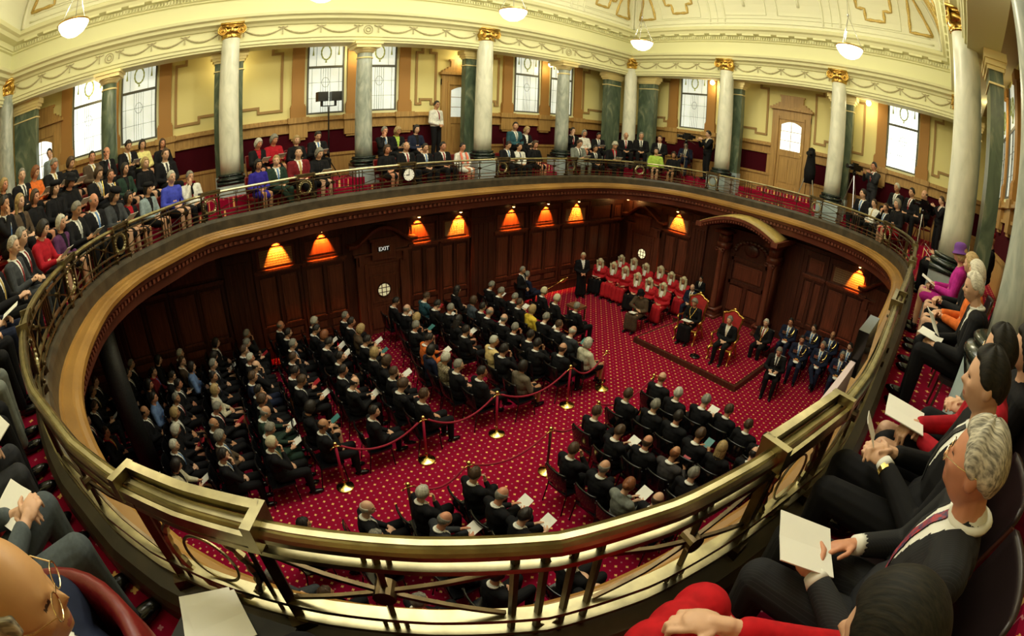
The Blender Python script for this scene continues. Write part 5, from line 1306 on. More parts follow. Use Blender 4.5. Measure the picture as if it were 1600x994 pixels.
# ------------------------------------------------------------------ dais, canopy, thrones
d = thing('dais', 'low carpeted dais with dark wooden edge under the two gilded thrones', 'platform', (0, 0, 0))
m = MB().box(4.46, 7.93, -4.24, -1.9, 0, .15).box(4.2, 7.6, -1.9, -.16, 0, .15); part('dais_edge', m, DARKW, d)
m = MB().box(4.54, 7.85, -4.16, -1.9, .15, .168).box(4.25, 7.55, -1.9, -.18, .15, .168); part('dais_carpet', m, CARPET, d)
cp = thing('throne_canopy', 'carved dark wood throne canopy with curved gold-brown roof under the gallery', 'canopy', (0, 0, 0))
cx, hw = 5.88, 1.32
def carc(u): return 3.40+.40*math.cos(u/hw*PI/2)**.9 if abs(u) < hw else 3.40
m = MB(); K = 24; vs = []
for i in range(K+1):
    u = -hw+2*hw*i/K; z = carc(u*.999); vs += [(cx+u, -1.72, z-.05), (cx+u, -1.75, z), (cx+u, -.7, z+.04), (cx+u, -.7, z-.05)]
m.add(vs, [(i*4+j, (i+1)*4+j, (i+1)*4+(j+1) % 4, i*4+(j+1) % 4) for i in range(K) for j in range(4)]+[(0, 1, 2, 3), (K*4+3, K*4+2, K*4+1, K*4)])
part('curved_roof', m, mat('canopy_roof', (.50, .36, .10), .5, noise=.3, nscale=4), cp, True)
m = MB(); vs = []
for i in range(K+1):
    u = -hw+2*hw*i/K; z = carc(u*.999); vs += [(cx+u, -1.77, z-.02), (cx+u, -1.77, z-.10), (cx+u, -1.66, z-.22), (cx+u, -1.60, z-.02)]
m.add(vs, [(i*4+j, (i+1)*4+j, (i+1)*4+(j+1) % 4, i*4+(j+1) % 4) for i in range(K) for j in range(4)]+[(0, 1, 2, 3), (K*4+3, K*4+2, K*4+1, K*4)])
for i in range(30):
    u = -hw+2*hw*(i+.5)/30; z = carc(u); m.box(cx+u-.025, cx+u+.025, -1.74, -1.68, z-.19, z-.12)
for s in (-1, 1): m.box(cx+s*1.30-.1, cx+s*1.30+.1, -1.8, -.1, 3.26, 3.40)
part('carved_fascia', m, PANW, cp)
for s in (-1, 1):
    m = MB(); c = cx+s*.92; m.box(c-.16, c+.16, -.82, -.1, .168, .5); m.box(c-.19, c+.19, -.85, -.1, .168, .28); m.box(c-.2, c+.2, -.88, -.1, .46, .54)
    m.box(c-.12, c+.12, -.72, -.1, .5, 2.6); m.box(c-.17, c+.17, -.8, -.1, 2.55, 2.75); m.box(c-.14, c+.14, -.76, -.1, 2.75, 3.05); m.box(c-.24, c+.24, -.95, -.1, 3.05, 3.15)
    m.lathe([(.12, .54), (.10, .6), (.10, 2.35), (.14, 2.5), (.11, 2.56)], (c, -.74, 0), 14)
    for k in (-1, 1): m.tube([(c+k*.12+.05*math.cos(a), -.87, 2.52+.05*math.sin(a)) for a in [x*.6 for x in range(10)]], .018, 5)
    part('fluted_pilaster', m, PANW, cp, True)
m = MB(); m.box(cx-.9, cx+.9, -.3, -.15, .168, 3.2); m.box(cx-.68, cx+.68, -.36, -.3, 2.2, 2.32); m.box(cx-.68, cx+.68, -.36, -.3, 1.42, 1.54); m.box(cx-.68, cx+.68, -.34, -.3, .35, .45)
for s in (-1, 1): m.box(*sorted((cx+s*.6, cx+s*.70)), -.36, -.3, .35, 2.4)
m.box(cx-.06, cx+.06, -.34, -.3, .4, 1.42)
for i in range(14):
    a = PI*i/13; m.ell((cx+.6*math.cos(a), -.33, 2.55+.35*math.sin(a)), (.09, .05, .07), 8, 6)
m.ell((cx, -.34, 2.65), (.28, .06, .2), 12, 8)
part('carved_back', m, DARKW, cp)
m = MB(); m.box(cx-.52, cx+.52, -.335, -.3, 1.62, 2.12); m.box(cx-.40, cx+.40, -.35, -.3, 1.70, 2.04)
for s in (-1, 1): m.box(*sorted((cx+s*.1, cx+s*.6)), -.335, -.3, .52, 1.36)
part('raised_panel', m, PANW, cp)
def throne(x, y, rot, label):
    t = thing('gilded_throne', label, 'throne', (x, y, .168), rot, 'gilded thrones on the dais')
    path = [(-.23, .42), (-.26, .62), (-.24, .78), (-.27, 1.0), (-.29, 1.16), (-.23, 1.22), (-.16, 1.23), (-.1, 1.29), (0, 1.32), (.1, 1.29), (.16, 1.23), (.23, 1.22), (.29, 1.16), (.27, 1.0), (.24, .78), (.26, .62), (.23, .42)]
    by = lambda z: -.26-.14*(z-.42)
    m = MB(); m.tube([(a, by(z), z) for a, z in path], [.028+.006*(i % 2) for i in range(len(path))], 8); m.ell((0, by(1.34), 1.34), (.06, .03, .05), 10, 8)
    for s in (-1, 1): m.ell((s*.29, by(1.18), 1.18), (.045, .035, .045), 8, 6)
    part('gilt_back_frame', m, GOLD, t, True)
    m = MB(); n = len(path); m.add([(a*.96, by(z)+.015, z) for a, z in path]+[(a*.96, by(z)-.02, z) for a, z in path], [tuple(range(n)), tuple(reversed(range(n, 2*n)))]+[(i, i+n, (i+1) % n+n, (i+1) % n) for i in range(n)]); part('back_cushion', m, REDV, t)
    m = MB(); m.ell((0, .02, .43), (.30, .29, .065), 20, 10); part('seat_cushion', m, REDV, t, True)
    m = MB(); m.tube([(-.28, -.26, .40), (-.31, .26, .40), (0, .30, .385), (.31, .26, .40), (.28, -.26, .40)], .032, 8, True); part('gilt_seat_rail', m, GOLD, t, True)
    for sx in (-1, 1):
        m = MB(); m.tube([(sx*.30, .26, .40), (sx*.34, .32, .30), (sx*.30, .28, .14), (sx*.31, .33, .03), (sx*.32, .37, .02)], [.045, .045, .024, .028, .03], 8); part('leg', m, GOLD, t, True)
        m = MB(); m.tube([(sx*.27, -.26, .40), (sx*.29, -.33, .2), (sx*.31, -.40, .02)], [.03, .025, .028], 8); part('leg', m, GOLD, t, True)
        m = MB(); m.tube([(sx*.31, by(.72), .72), (sx*.35, -.1, .68), (sx*.37, .12, .70), (sx*.36, .2, .66), (sx*.33, .16, .60), (sx*.33, .17, .5), (sx*.31, .2, .42)], [.024, .024, .03, .035, .03, .024, .024], 8); part('armrest', m, GOLD, t, True)
    return t
REDV = mat('red_velvet', (.45, .02, .02), .75, noise=.2, nscale=10)
rt_ = math.radians(-172)
throne(5.52, -2.98, rt_, 'gilded red throne of the chain-wearing sitter, back rising behind grey curls')
throne(6.85, -3.22, rt_, 'gilded red throne on the officers\' side, under the grey-haired suited sitter')
P_('enthroned', wrL=(-.16, .30, .66), wrR=(.06, .34, .66), hp=-.2, hy=.1, skirt='long', bulk=.95, voxel=.009, cvox=.012)
P_('grave', hp=-.1, hy=-.15, voxel=.009, cvox=.012)
o = person((5.53, -2.95, .17), rt_, 'c', 'g', 'k', 'person with grey curls, black dress and gold chain of office, on the first throne', None, 'enthroned', top='plain')
def chain(o, w_=.085, z0=1.0, zb=.74, yf=.165, m_=None, nm='chain_of_office'):
    m = MB(); pts = [(-w_, -.02, z0), (-w_, .07, z0-.06), (-w_*.7, .13, z0-.14), (0, yf, zb), (w_*.7, .13, z0-.14), (w_, .07, z0-.06), (w_, -.02, z0)]
    for a, b in zip(pts, pts[1:]):
        for k in range(4): q = Vector(a).lerp(Vector(b), k/4); m.ell(q, (.014, .012, .014), 6, 5)
    m.ell((0, yf+.01, zb-.03), (.03, .01, .035), 10, 6); part(nm, m, m_ or BRASSB, o)
chain(o); held(o, 'white speech papers on the lap of the chain-wearing sitter', 'paper', PAPER, (-.02, .30, .70), .15, 0, 1.3)
o = person((6.86, -3.18, .17), rt_, 's', 'g', 'k', 'person with short grey hair, black suit, white shirt, on the second throne', None, 'grave', tie=mat('tie_cream', (.7, .66, .5), .6))
t = thing('mic_stand', 'black round microphone base on the dais between the thrones', 'stand', (6.3, -3.75, .168)); part('stand_base', MB().lathe([(.15, 0), (.15, .02), (.12, .04), (.02, .05)], n=24), BLACK, t, True); part('stand_pole', MB().tube([(0, 0, .04), (0, 0, .30)], .01, 8), BLACK, t)
# ------------------------------------------------------------------ judges
RED = mat('judge_scarlet', (.50, .004, .014), .8, noise=.2, nscale=14)
P_('judge', skirt='long', bulk=1.15, knL=(-.16, .44, .52), knR=(.16, .44, .52), anL=(-.15, .46, .10), anR=(.16, .46, .10), hp=-.22, head=(0, .03, 1.15), voxel=.01, cvox=.014)
P_('judgeread', skirt='long', bulk=1.15, knL=(-.16, .44, .52), knR=(.16, .44, .52), anL=(-.15, .46, .10), anR=(.16, .46, .10), hp=-.38, hy=.2, head=(0, .04, 1.14), wrL=(-.14, .33, .64), wrR=(.13, .31, .66), voxel=.01, cvox=.014)
JM = MB(); JM.cap((-.02, .08, .98), .035, (-.03, .15, .84), .03, 8); JM.cap((.02, .08, .98), .035, (.03, .15, .84), .03, 8); JABOT = JM.mesh('jabot', WHITE, True)
CUFF = []
for s_, w_ in ((-1, POSES['judge'].get('w', None)), (1, None)): pass
MANT = MB(); MANT.cap((-.19, -.04, .90), .10, (.19, -.04, .90), .10, 16); MANT.ell((0, -.03, .80), (.30, .175, .16), 24, 14); MANTLE = remesh(MANT, .016, 3, 'mantle')
JUD = [
(0.89,-2.04),
(1.48,-1.97),
(0.93,-0.93),
(2.02,-1.94),
(1.48,-0.83),
(2.76,-2.18),
(2.13,-0.92),
(3.28,-2.19),
(2.64,-0.7),
(3.87,-2.22),
(3.24,-0.89),
(3.84,-0.99)]
jr = sorted(range(len(JUD)), key=lambda i: (JUD[i][1] > -1.5, JUD[i][0]))
for n_, i in enumerate(jr):
    x, y = JUD[i]; back = y > -1.5; k = n_ if not back else n_-sum(1 for q in JUD if q[1] <= -1.5)
    rot = math.radians(-168)+RNG.uniform(-.15, .15)
    lab = 'judge in scarlet robe and long wig, %s row, %s from the clerk in black gown' % ('back' if back else 'front', ORD[k+1])
    pz = 'judge' if k % 2 else 'judgeread'
    o = person((x, y+.02, 0), rot, 'J', 'w', RED, lab, 'robed judges beside the dais', pz, top='plain', lower=RED if (k % 3) else cloth('k'))
    child('mantle', MANTLE, o, RED); child('jabot', JABOT, o, WHITE)
    put_chair(0, x, y+.03, 0, rot, 'black chair under the judge, %s row, %s from the clerk' % ('back' if back else 'front', ORD[k+1]))
    if k % 2 == 0: held(o, 'red-bound book held by %s row judge, %s from the clerk' % ('back' if back else 'front', ORD[k+1]), 'book', REDB if k % 4 else PAPER, (0, .34, .66), .3)
# ------------------------------------------------------------------ standing poses
def stand(**k):
    d_ = dict(pelvis=(0, 0, .90), chest=(0, -.01, 1.20), neck=(0, -.02, 1.41), head=(0, .02, 1.56), shL=(-.185, -.01, 1.33), shR=(.185, -.01, 1.33), elL=(-.24, .0, 1.05), elR=(.24, .0, 1.05), wrL=(-.05, .20, .95), wrR=(.06, .20, .96),
        knL=(-.10, .03, .49), knR=(.10, .03, .49), anL=(-.11, -.01, .10), anR=(.11, -.01, .10)); d_.update(k); return d_
P_('stand', **stand(hy=-.2)); P_('sides', **stand(wrL=(-.24, .08, .82), wrR=(.24, .08, .82), hdL=(0, .1, -1), hdR=(0, .1, -1), huL=(-1, 0, 0), huR=(1, 0, 0), curl=.4, hy=.5))
P_('filming', **stand(wrL=(-.12, .32, 1.36), wrR=(.13, .30, 1.30), elL=(-.22, .18, 1.12), elR=(.24, .16, 1.12), hdL=(.2, .9, .2), hdR=(-.2, .9, .2), huL=(-1, 0, .2), huR=(1, 0, .2), curl=1.1, hp=-.15))
P_('gownstand', **stand(skirt='long', bulk=1.12, hp=-.25, hy=-.3))
o = person((.98, -3.05, 0), math.radians(-120), 'W', 'l', 'k', 'clerk in black gown, white collar bands and short wig, standing beside the judges', None, 'gownstand', top='open', opt='shirtw', scale=.97)
o = person((1.1, -5.75, 0), math.radians(-60), 's', 'g', 'k', 'usher in black suit and white gloves standing against the side wall panelling', None, 'stand', scale=.93, tie=TIES[4])
# the ceremonial mace held up beside the wigged attendants
mc = thing('ceremonial_mace', 'golden mace with crowned head resting above the wigged attendants', 'mace', (1.95, -5.55, 1.0))
dv = (Vector((1.62, -4.35, 1.12))-Vector((1.95, -5.55, 1.0))); L_ = dv.length
m = MB(); m.lathe([(.012, 0), (.018, .05), (.014, .1), (.014, L_*.3), (.026, L_*.33), (.015, L_*.38), (.016, L_*.6), (.03, L_*.63), (.02, L_*.66)], n=12); sh_ = part('mace_shaft', m, BRASSB, mc, True)
m = MB(); m.lathe([(.02, L_*.66), (.05, L_*.72), (.075, L_*.78), (.075, L_*.86), (.05, L_*.90), (.07, L_*.93), (.03, L_*.98), (.012, L_)], n=14); m.ell((0, 0, L_*1.02), (.02, .02, .03)); hd_ = part('mace_head', m, BRASSB, mc, True)
mc.rotation_euler = dv.to_track_quat('Z', 'Y').to_euler()
t = thing('mace_table', 'low fringed footstool table of patterned brocade near the front bench', 'table', (2.3, -4.5, 0))
part('table_top', MB().box(-.25, .25, -.2, .2, .38, .46), mat('brocade', (.30, .12, .04), .8, col2=(.05, .02, .01), nscale=50), t)
for sx in (-1, 1):
    for sy in (-1, 1): part('leg', MB().box(sx*.21-.02, sx*.21+.02, sy*.16-.02, sy*.16+.02, 0, .38), DARKW, t)
# person in brown coat and black hat, facing away from judges
P_('coat', skirt='long', bulk=1.05, hp=-.35, head=(0, .04, 1.14), elR=(.26, .12, .74), wrR=(-.05, .25, .70), hdR=(-.9, .3, .0))
x, y = (3.890, -3.380)
o = person((x, y, 0), math.radians(-172), 'H', 'd', 't', 'seated person in long brown coat and black brimmed hat before the judges', None, 'coat', top='plain', hat='cloche', lower=cloth('t'))
put_chair(0, x, y+.02, 0, math.radians(-172), 'black chair under the person in the long brown coat'); held(o, 'white card on the lap of the person in brown coat', 'paper', PAPER, (-.03, .34, .64), .1)
# ------------------------------------------------------------------ officers, mayor, aides
def uniform(o, kind):
    m = MB(); m.tube([(-.17, -.02, 1.0), (-.19, .06, .96), (-.17, .13, .86), (-.11, .16, .80), (-.06, .15, .88), (-.05, .12, .93)], .011, 6); m.tube([(-.16, .0, 1.0), (-.2, .08, .92), (-.16, .15, .78), (-.09, .165, .72), (-.03, .15, .86)], .009, 6); part('gold_aiguillette', m, BRASSB, o)
    m = MB()
    for i in range(4): m.box(.06+i*.028, .08+i*.028, .125, .145, .80, .86); m.ell((.07+i*.028, .145, .785), (.012, .006, .014), 8, 6)
    part('medal_bar', m, mat('medal_metal', (.75, .62, .40), .35, 1.0), o)
    if kind: part('gold_belt', MB().lathe([(.192, .60), (.198, .60), (.198, .65), (.192, .65)], n=28, cap=False), BRASSB, o)
    m = MB()
    for s in (-1, 1):
        for i in range(3): m.ell((s*.045, .152-.01*i, .72+i*.06), (.011, .008, .011), 8, 6)
    part('gold_button', m, BRASSB, o)
MIL = [
(7.94,-0.98,'s','d'),
(8.68,-0.71,'s','d'),
(9.31,-0.63,'B','d'),
(8.71,-1.99,'s','d'),
(9.33,-1.76,'s','g'),
(10.01,-0.97,'s','d'),
(10.0,-1.87,'s','g'),
(10.66,-2.07,'s','b'),
(10.55,-0.92,'s','d')]
ml = sorted(range(len(MIL)), key=lambda i: (MIL[i][1] > -1.4, MIL[i][0])); nf = sum(1 for q in MIL if q[1] <= -1.4)
for n_, i in enumerate(ml):
    x, y, h, c = MIL[i]; back = y > -1.4; k = (n_-nf if back else n_)+1; rot = math.radians(-176)+RNG.uniform(-.12, .2)
    rear = 'back' if back else 'front'
    o = person((x, y, 0), rot, h, c, 'n' if i != 7 else 'v', 'uniformed officer, %s hair, gold cords, %s row, %s from the throne canopy' % (CN[c], rear, ORD[k]), 'uniformed officers', 'lap' if k % 2 else 'turn', tie=TIES[3])
    uniform(o, k % 2); put_chair(0, x, y+.01, 0, rot, 'black chair under officer, %s row, %s from the canopy' % (rear, ORD[k]))
    if not back or k == 1:
        q = MB(); q.ell((0, 0, 0), (.09, .07, .03), 12, 8); g = part('white_gloves', q, WHITE, None, True); f = Vector((-math.sin(rot), math.cos(rot), 0)); g.location = Vector((x, y, .585))+f*.30; tag(g, 'white gloves on the knee of %s row officer, %s from the canopy' % (rear, ORD[k]), 'gloves')
rot = math.radians(-178)
o = person((7.46, -1.88, 0), rot, 's', 'w', 'k', 'white-haired person with chain of office seated between throne and officers', None, 'lap', tie=TIES[0]); chain(o, .10, 1.0, .70, .17); put_chair(0, 7.46, -1.87, 0, rot, 'black chair under the white-haired chain wearer')
o = person((8.54, -3.33, 0), math.radians(-165), 's', 'g', 'k', 'grey-haired person in black suit seated alone in front of the officers', None, 'read', tie=TIES[4]); put_chair(0, 8.54, -3.32, 0, math.radians(-165), 'black chair set alone in front of the officers'); held(o, 'white papers of the person seated before the officers', 'paper', PAPER, (0, .36, .66), .2)
o = person((4.52, -1.5, .168), math.radians(-170), 'B', 'g', 'n', 'bald officer seated directly behind the first throne', None, 'lap', tie=TIES[4], scale=.9); put_chair(0, 4.52, -1.49, .168, math.radians(-170), 'black chair behind the first throne')
o = person((4.30, -.62, .168), math.radians(-170), 's', 'd', 'k', 'dark-haired aide in braided tunic by the canopy pilaster', None, 'stand', tie=TIES[4], scale=.72); uniform(o, 0)
# ------------------------------------------------------------------ rope barriers
VEL = mat('red_rope_velvet', (.30, .008, .03), .8, bump=.4, nscale=90); REDP = mat('red_post', (.42, .01, .05), .45)
def stanchion(x, y, lab, pm):
    t = thing('rope_stanchion', lab, 'rope post', (x, y, 0), 0, 'brass rope posts'); part('post_base', MB().lathe([(.17, 0), (.17, .015), (.155, .03), (.06, .05), (.028, .07)], n=28), BRASSB, t, True)
    part('post_pole', MB().lathe([(.024, .06), (.024, .93)], n=12), pm, t, True); part('brass_foot', MB().lathe([(.026, .06), (.026, .2)], n=12), BRASSB, t, True)
    part('ball_finial', MB().ell((0, 0, .98), (.038, .038, .038), 14, 10).lathe([(.03, .92), (.034, .95)], n=12), BRASSB, t, True)
    part('rope_hook', MB().tube([(-.0, -.10, .89), (0, -.05, .92), (0, .05, .92), (0, .10, .89)], .012, 6), BRASSB, t, True)
def rope(a, b, lab, sag=.28, m_=None):
    a = Vector((a[0], a[1], .9)); b = Vector((b[0], b[1], .9)); dd = (b-a).normalized()*.1; a += dd; b -= dd
    m = MB(); m.tube([a.lerp(b, i/16)-Vector((0, 0, sag*(1-(2*i/16-1)**2))) for i in range(17)], .019, 8); tag(part('barrier_rope', m, m_ or VEL, None, True), lab, 'rope', 'red barrier ropes')
L1 = [(5.71, -13.02), (5.75, -11.4), (5.76, -9.85), (5.77, -8.0), (5.72, -6.85)]; L2 = [(7.15, -12.37), (7.19, -11.36), (7.2, -9.75), (7.1, -8.5), (7.07, -6.8)]
for i, (x, y) in enumerate(L1): stanchion(x, y, 'red and brass rope post, %s from the thrones along the side-wall blocks' % ORD[5-i], REDP)
for i, (x, y) in enumerate(L2): stanchion(x, y, 'dark rope post with brass ball, %s from the thrones along the rope-side block' % ORD[5-i], DARKW)
for L_, nm in ((L1, 'side-wall blocks'), (L2, 'rope-side block')):
    for i in range(4): rope(L_[i], L_[i+1], 'sagging red rope, %s span from the thrones, along the %s' % (ORD[4-i], nm), .26 if nm[0] == 's' else .2)
# dark granite pillar under the gallery
t = thing('granite_pillar', 'dark granite pillar rising through the rear block under the gallery', 'pillar', (3.95, -16.7, 0)); part('pillar_base', MB().lathe([(.30, 0), (.30, .08), (.26, .12), (.28, .16), (.24, .2)], n=28), BLKST, t, True); part('pillar_shaft', MB().lathe([(.235, .2), (.215, 3.6)], n=28), GRAN, t, True)
# ------------------------------------------------------------------ standing people and equipment in the gallery
struct('floor_landing', MB().box(-1.2, -.72, -8.0, -6.0, 4.5, 4.80), CARPET)
o = person((-.95, -7.6, 4.80), math.radians(-70), 's', 'd', 'W', 'usher in white shirt and red tie standing by the gallery door', None, 'stand', top='suit', lower=cloth('k'), tie=TIES[0], scale=1.04)
o = person((-.55, -18.95, 4.95), math.radians(-110), 's', 'd', 'E2', 'person in pale grey jacket with back turned at the far side door', None, 'sides', top='plain', lower=cloth('e'), scale=1.06)
o = person((3.3, .5, 4.5), math.radians(150), 's', 'd', 'k', 'camera operator in black beside the white column, left of the far door', None, 'filming', scale=1.05)
o = person((9.35, .75, 4.5), math.radians(150), 's', 'd', 'k2', 'camera operator in dark vest filming before the bright window', None, 'filming', scale=1.08, opt='')
o = person((11.78, -.75, 4.28), math.radians(120), 's', 'b', 'k', 'bearded-looking standing cameraman in black by the far corner column', None, 'filming', scale=.97)
def tvcamera(x, y, z, zc, rot, lab, draped=False):
    t = thing('camera_tripod', lab, 'video camera', (x, y, z), rot, 'video cameras on tripods'); h = zc-z
    for k in range(3):
        a = 2*PI*k/3+.5; m = MB(); m.tube([(0, 0, h-.18), (.38*math.cos(a), .38*math.sin(a), 0)], [.02, .013], 6); part('tripod_leg', m, CHROME if not draped else mat('pale_tripod', (.5, .5, .48), .35, .8), t)
    part('pan_head', MB().lathe([(.05, h-.2), (.06, h-.12), (.04, h-.06)], n=14), BLACK, t); m = MB(); m.box(-.07, .07, -.22, .14, h-.06, h+.12); m.box(-.05, .05, -.34, -.2, h, h+.1); m.box(-.02, .02, -.15, .1, h+.12, h+.17); part('camera_body', m, BLACK, t)
    part('lens', MB().tube([(0, .12, h+.03), (0, .30, h+.03), (0, .36, h+.03)], [.05, .055, .07], 14), BLACK, t); part('pan_arm', MB().tube([(.03, -.1, h-.08), (.1, -.42, h-.2)], .01, 6), CHROME, t)
    if draped: part('black_drape', MB().lathe([(.02, h+.24), (.11, h+.2), (.13, h), (.16, h-.25), (.2, h-.5), (.17, h-.9)], n=16), cloth('k'), t, True)
tvcamera(2.62, .1, 4.5, 5.9, math.radians(150), 'black video camera on tripod with operator beside the white column')
tvcamera(7.25, .40, 4.5, 6.05, math.radians(180), 'draped video camera on pale-legged tripod right of the far door', True)
tvcamera(8.85, .0, 4.5, 5.95, math.radians(150), 'video camera on silver tripod before the bright window')
tvcamera(11.25, -.95, 4.05, 5.5, math.radians(120), 'large video camera on pedestal by the far corner column')
t = thing('loudspeaker_stand', 'pair of black loudspeakers on a tall stand before the gallery window', 'loudspeaker', (-.6, -11.0, 4.5), math.radians(-80))
part('stand_pole', MB().tube([(0, 0, 0), (0, 0, 1.95)], .022, 8), BLACK, t); part('cross_bar', MB().tube([(-.2, 0, 1.97), (.2, 0, 1.97)], .015, 6), BLACK, t)
for s in (-1, 1): m = MB(); m.box(s*.2-.15, s*.2+.15, -.08, .1, 2.1, 2.36); m.box(s*.2-.03, s*.2+.03, -.02, .02, 1.96, 2.1); part('speaker_box', m, BLACK, t)
for k in range(3): a = 2*PI*k/3; part('stand_leg', MB().tube([(0, 0, .5), (.35*math.cos(a), .35*math.sin(a), 0)], .014, 6), BLACK, t)
m = MB(); m.box(11.53, 11.60, -11.50, -11.1, 4.62, 4.90); tag(part('monitor', m, BLACK), 'black monitor box hung inside the rail above the officers', 'monitor')
m = MB(); m.box(11.54, 11.575, -12.2, -11.52, 4.45, 4.72); tag(part('white_board', m, mat('pinkish_board', (.62, .50, .52), .6)), 'pale pinkish board hung inside the rail below the monitor', 'board')
# ------------------------------------------------------------------ people nearest the photographer
for k, q in (('near_read', dict(wrL=(-.10, .31, .64), wrR=(.10, .24, .65), elL=(-.27, .06, .62), elR=(.25, .05, .64), hdL=(.5, .8, .1), hdR=(-.6, .7, .0), huL=(-.4, .2, .8), huR=(.5, .2, .8), hp=-.12, hy=-.28, curl=.8, head=(0, .03, 1.13))),
             ('near_phone', dict(wrL=(-.02, .30, .70), wrR=(.08, .28, .70), elL=(-.25, .05, .64), elR=(.25, .05, .64), hdL=(.5, .9, .1), hdR=(-.4, .9, .15), huL=(-.5, .1, .8), huR=(.5, .1, .8), hp=-.15, hy=-.1, curl=1.1)),
             ('near_lady', dict(skirt=True, bulk=.92, wrR=(.02, .34, .66), wrL=(-.03, .30, .64), hp=-.2, hy=-.3, hdL=(.8, .5, 0), hdR=(-.8, .5, 0), curl=1.1, knL=(-.09, .46, .54), knR=(.09, .46, .54))),
             ('near_clasp', dict(wrL=(-.10, .30, .66), wrR=(.02, .34, .68), hdL=(.6, .75, .25), hdR=(-.5, .8, .2), huL=(-.2, -.2, 1), huR=(.3, .2, 1), curl=1.0, hp=-.1, knL=(-.17, .46, .55), knR=(.19, .46, .55), elL=(-.27, .04, .66), elR=(.27, .06, .68))),
             ('near_bow', dict(skirt='long', bulk=.95, head=(-.07, .05, 1.10), neck=(-.02, .0, .98), wrR=(.0, .36, .76), wrL=(-.10, .26, .70), hp=-.45, hy=-.2, hdR=(-.5, .8, 0), curl=1.1, knL=(-.09, .46, .62), knR=(.09, .46, .62))),
             ('near_back', dict(wrL=(-.10, .16, .62), wrR=(.08, .16, .62), elL=(-.25, -.06, .68), elR=(.25, -.06, .68), hdL=(.8, .5, 0), hdR=(-.8, .5, 0), hp=-.1)),
             ('near_lean', dict(head=(0, .12, 1.13), neck=(0, .05, 1.0), chest=(0, .01, .80), shL=(-.185, .04, .92), shR=(.185, .04, .92), elL=(-.25, .10, .64), elR=(.25, .10, .64), wrL=(-.09, .36, .60), wrR=(.08, .37, .61), hp=-.25, hy=.15))):
    P_(k, voxel=.005, cvox=.0075, **q)
def near_hair(style):
    me = hair_mesh(style, 'hair', 0); o = bpy.data.objects.new('t', me); COL.objects.link(o); s = o.modifiers.new('s', 'SUBSURF'); s.levels = 2
    tx = bpy.data.textures.new('hairtex', 'CLOUDS'); tx.noise_scale = .05; q = o.modifiers.new('d', 'DISPLACE'); q.texture = tx; q.strength = .002; q.mid_level = .5
    dg = bpy.context.evaluated_depsgraph_get(); dg.update(); out = bpy.data.meshes.new_from_object(o.evaluated_get(dg)); bpy.data.objects.remove(o); out.shade_smooth(); return out
for k in ('s', 'B', 'o'): HAIR['n'+k] = near_hair({'s': 'short', 'B': 'bald', 'o': 'bob'}[k])
def strand_mat(name, c1, c2):
    m = mat(name, c1, .68, spec=.3); nt = m.node_tree; b = nt.nodes['Principled BSDF']; tc = nt.nodes.new('ShaderNodeTexCoord'); mp = nt.nodes.new('ShaderNodeMapping'); mp.inputs['Scale'].default_value = (230, 16, 70)
    n = nt.nodes.new('ShaderNodeTexNoise'); n.inputs['Scale'].default_value = 1; r = nt.nodes.new('ShaderNodeValToRGB'); r.color_ramp.elements[0].color = (*c1, 1); r.color_ramp.elements[1].color = (*c2, 1); r.color_ramp.elements[0].position = .35; r.color_ramp.elements[1].position = .65
    bp = nt.nodes.new('ShaderNodeBump'); bp.inputs['Strength'].default_value = .6; bp.inputs['Distance'].default_value = .002
    L = nt.links.new; L(tc.outputs['Object'], mp.inputs[0]); L(mp.outputs[0], n.inputs['Vector']); L(n.outputs[0], r.inputs[0]); L(r.outputs[0], b.inputs['Base Color']); L(n.outputs[0], bp.inputs['Height']); L(bp.outputs[0], b.inputs['Normal']); return m
GREYS = strand_mat('combed_grey_hair', (.16, .15, .12), (.62, .58, .46)); WHS = strand_mat('combed_white_hair', (.5, .46, .36), (.85, .80, .66)); DKS = strand_mat('glossy_dark_hair', (.004, .004, .003), (.018, .015, .009)); BLS = strand_mat('combed_blond_hair', (.30, .20, .08), (.62, .45, .22))
def glasses(o, P, m_=None):
    H = P['HM']; m = MB()
    for s in (-1, 1):
        m.tube([H @ Vector((s*.034+.025*math.cos(a*PI/8), .105, .008+.019*math.sin(a*PI/8))) for a in range(16)], .0016, 5, True); m.tube([H @ Vector((s*.059, .103, .012)), H @ Vector((s*.083, .05, .012)), H @ Vector((s*.086, -.02, .008))], .0016, 5)
    m.tube([H @ Vector((-.010, .106, .012)), H @ Vector((.010, .106, .012))], .0016, 5); part('spectacles', m, m_ or mat('gold_wire', (.75, .6, .35), .25, 1.0), o)
SUIT = mat('pinstripe_suit', (.012, .013, .015), .85)
nt = SUIT.node_tree; tc = nt.nodes.new('ShaderNodeTexCoord'); wv = nt.nodes.new('ShaderNodeTexWave'); wv.inputs['Scale'].default_value = 38; wv.bands_direction = 'X'; rr_ = nt.nodes.new('ShaderNodeValToRGB'); rr_.color_ramp.elements[0].position = .93; rr_.color_ramp.elements[0].color = (.006, .0065, .008, 1); rr_.color_ramp.elements[1].color = (.022, .023, .027, 1)
nt.links.new(tc.outputs['Object'], wv.inputs['Vector']); nt.links.new(wv.outputs['Color'], rr_.inputs[0]); nt.links.new(rr_.outputs[0], nt.nodes['Principled BSDF'].inputs['Base Color'])
FLORAL = mat('floral_tie', (.03, .05, .12), .6, col2=(.45, .04, .04), nscale=60)
GREYSUIT = mat('grey_flannel', (.075, .095, .105), .9, noise=.2, nscale=60)
H90 = math.radians(90)
DLEATH = mat('dark_leather', (.02, .012, .012), .35)
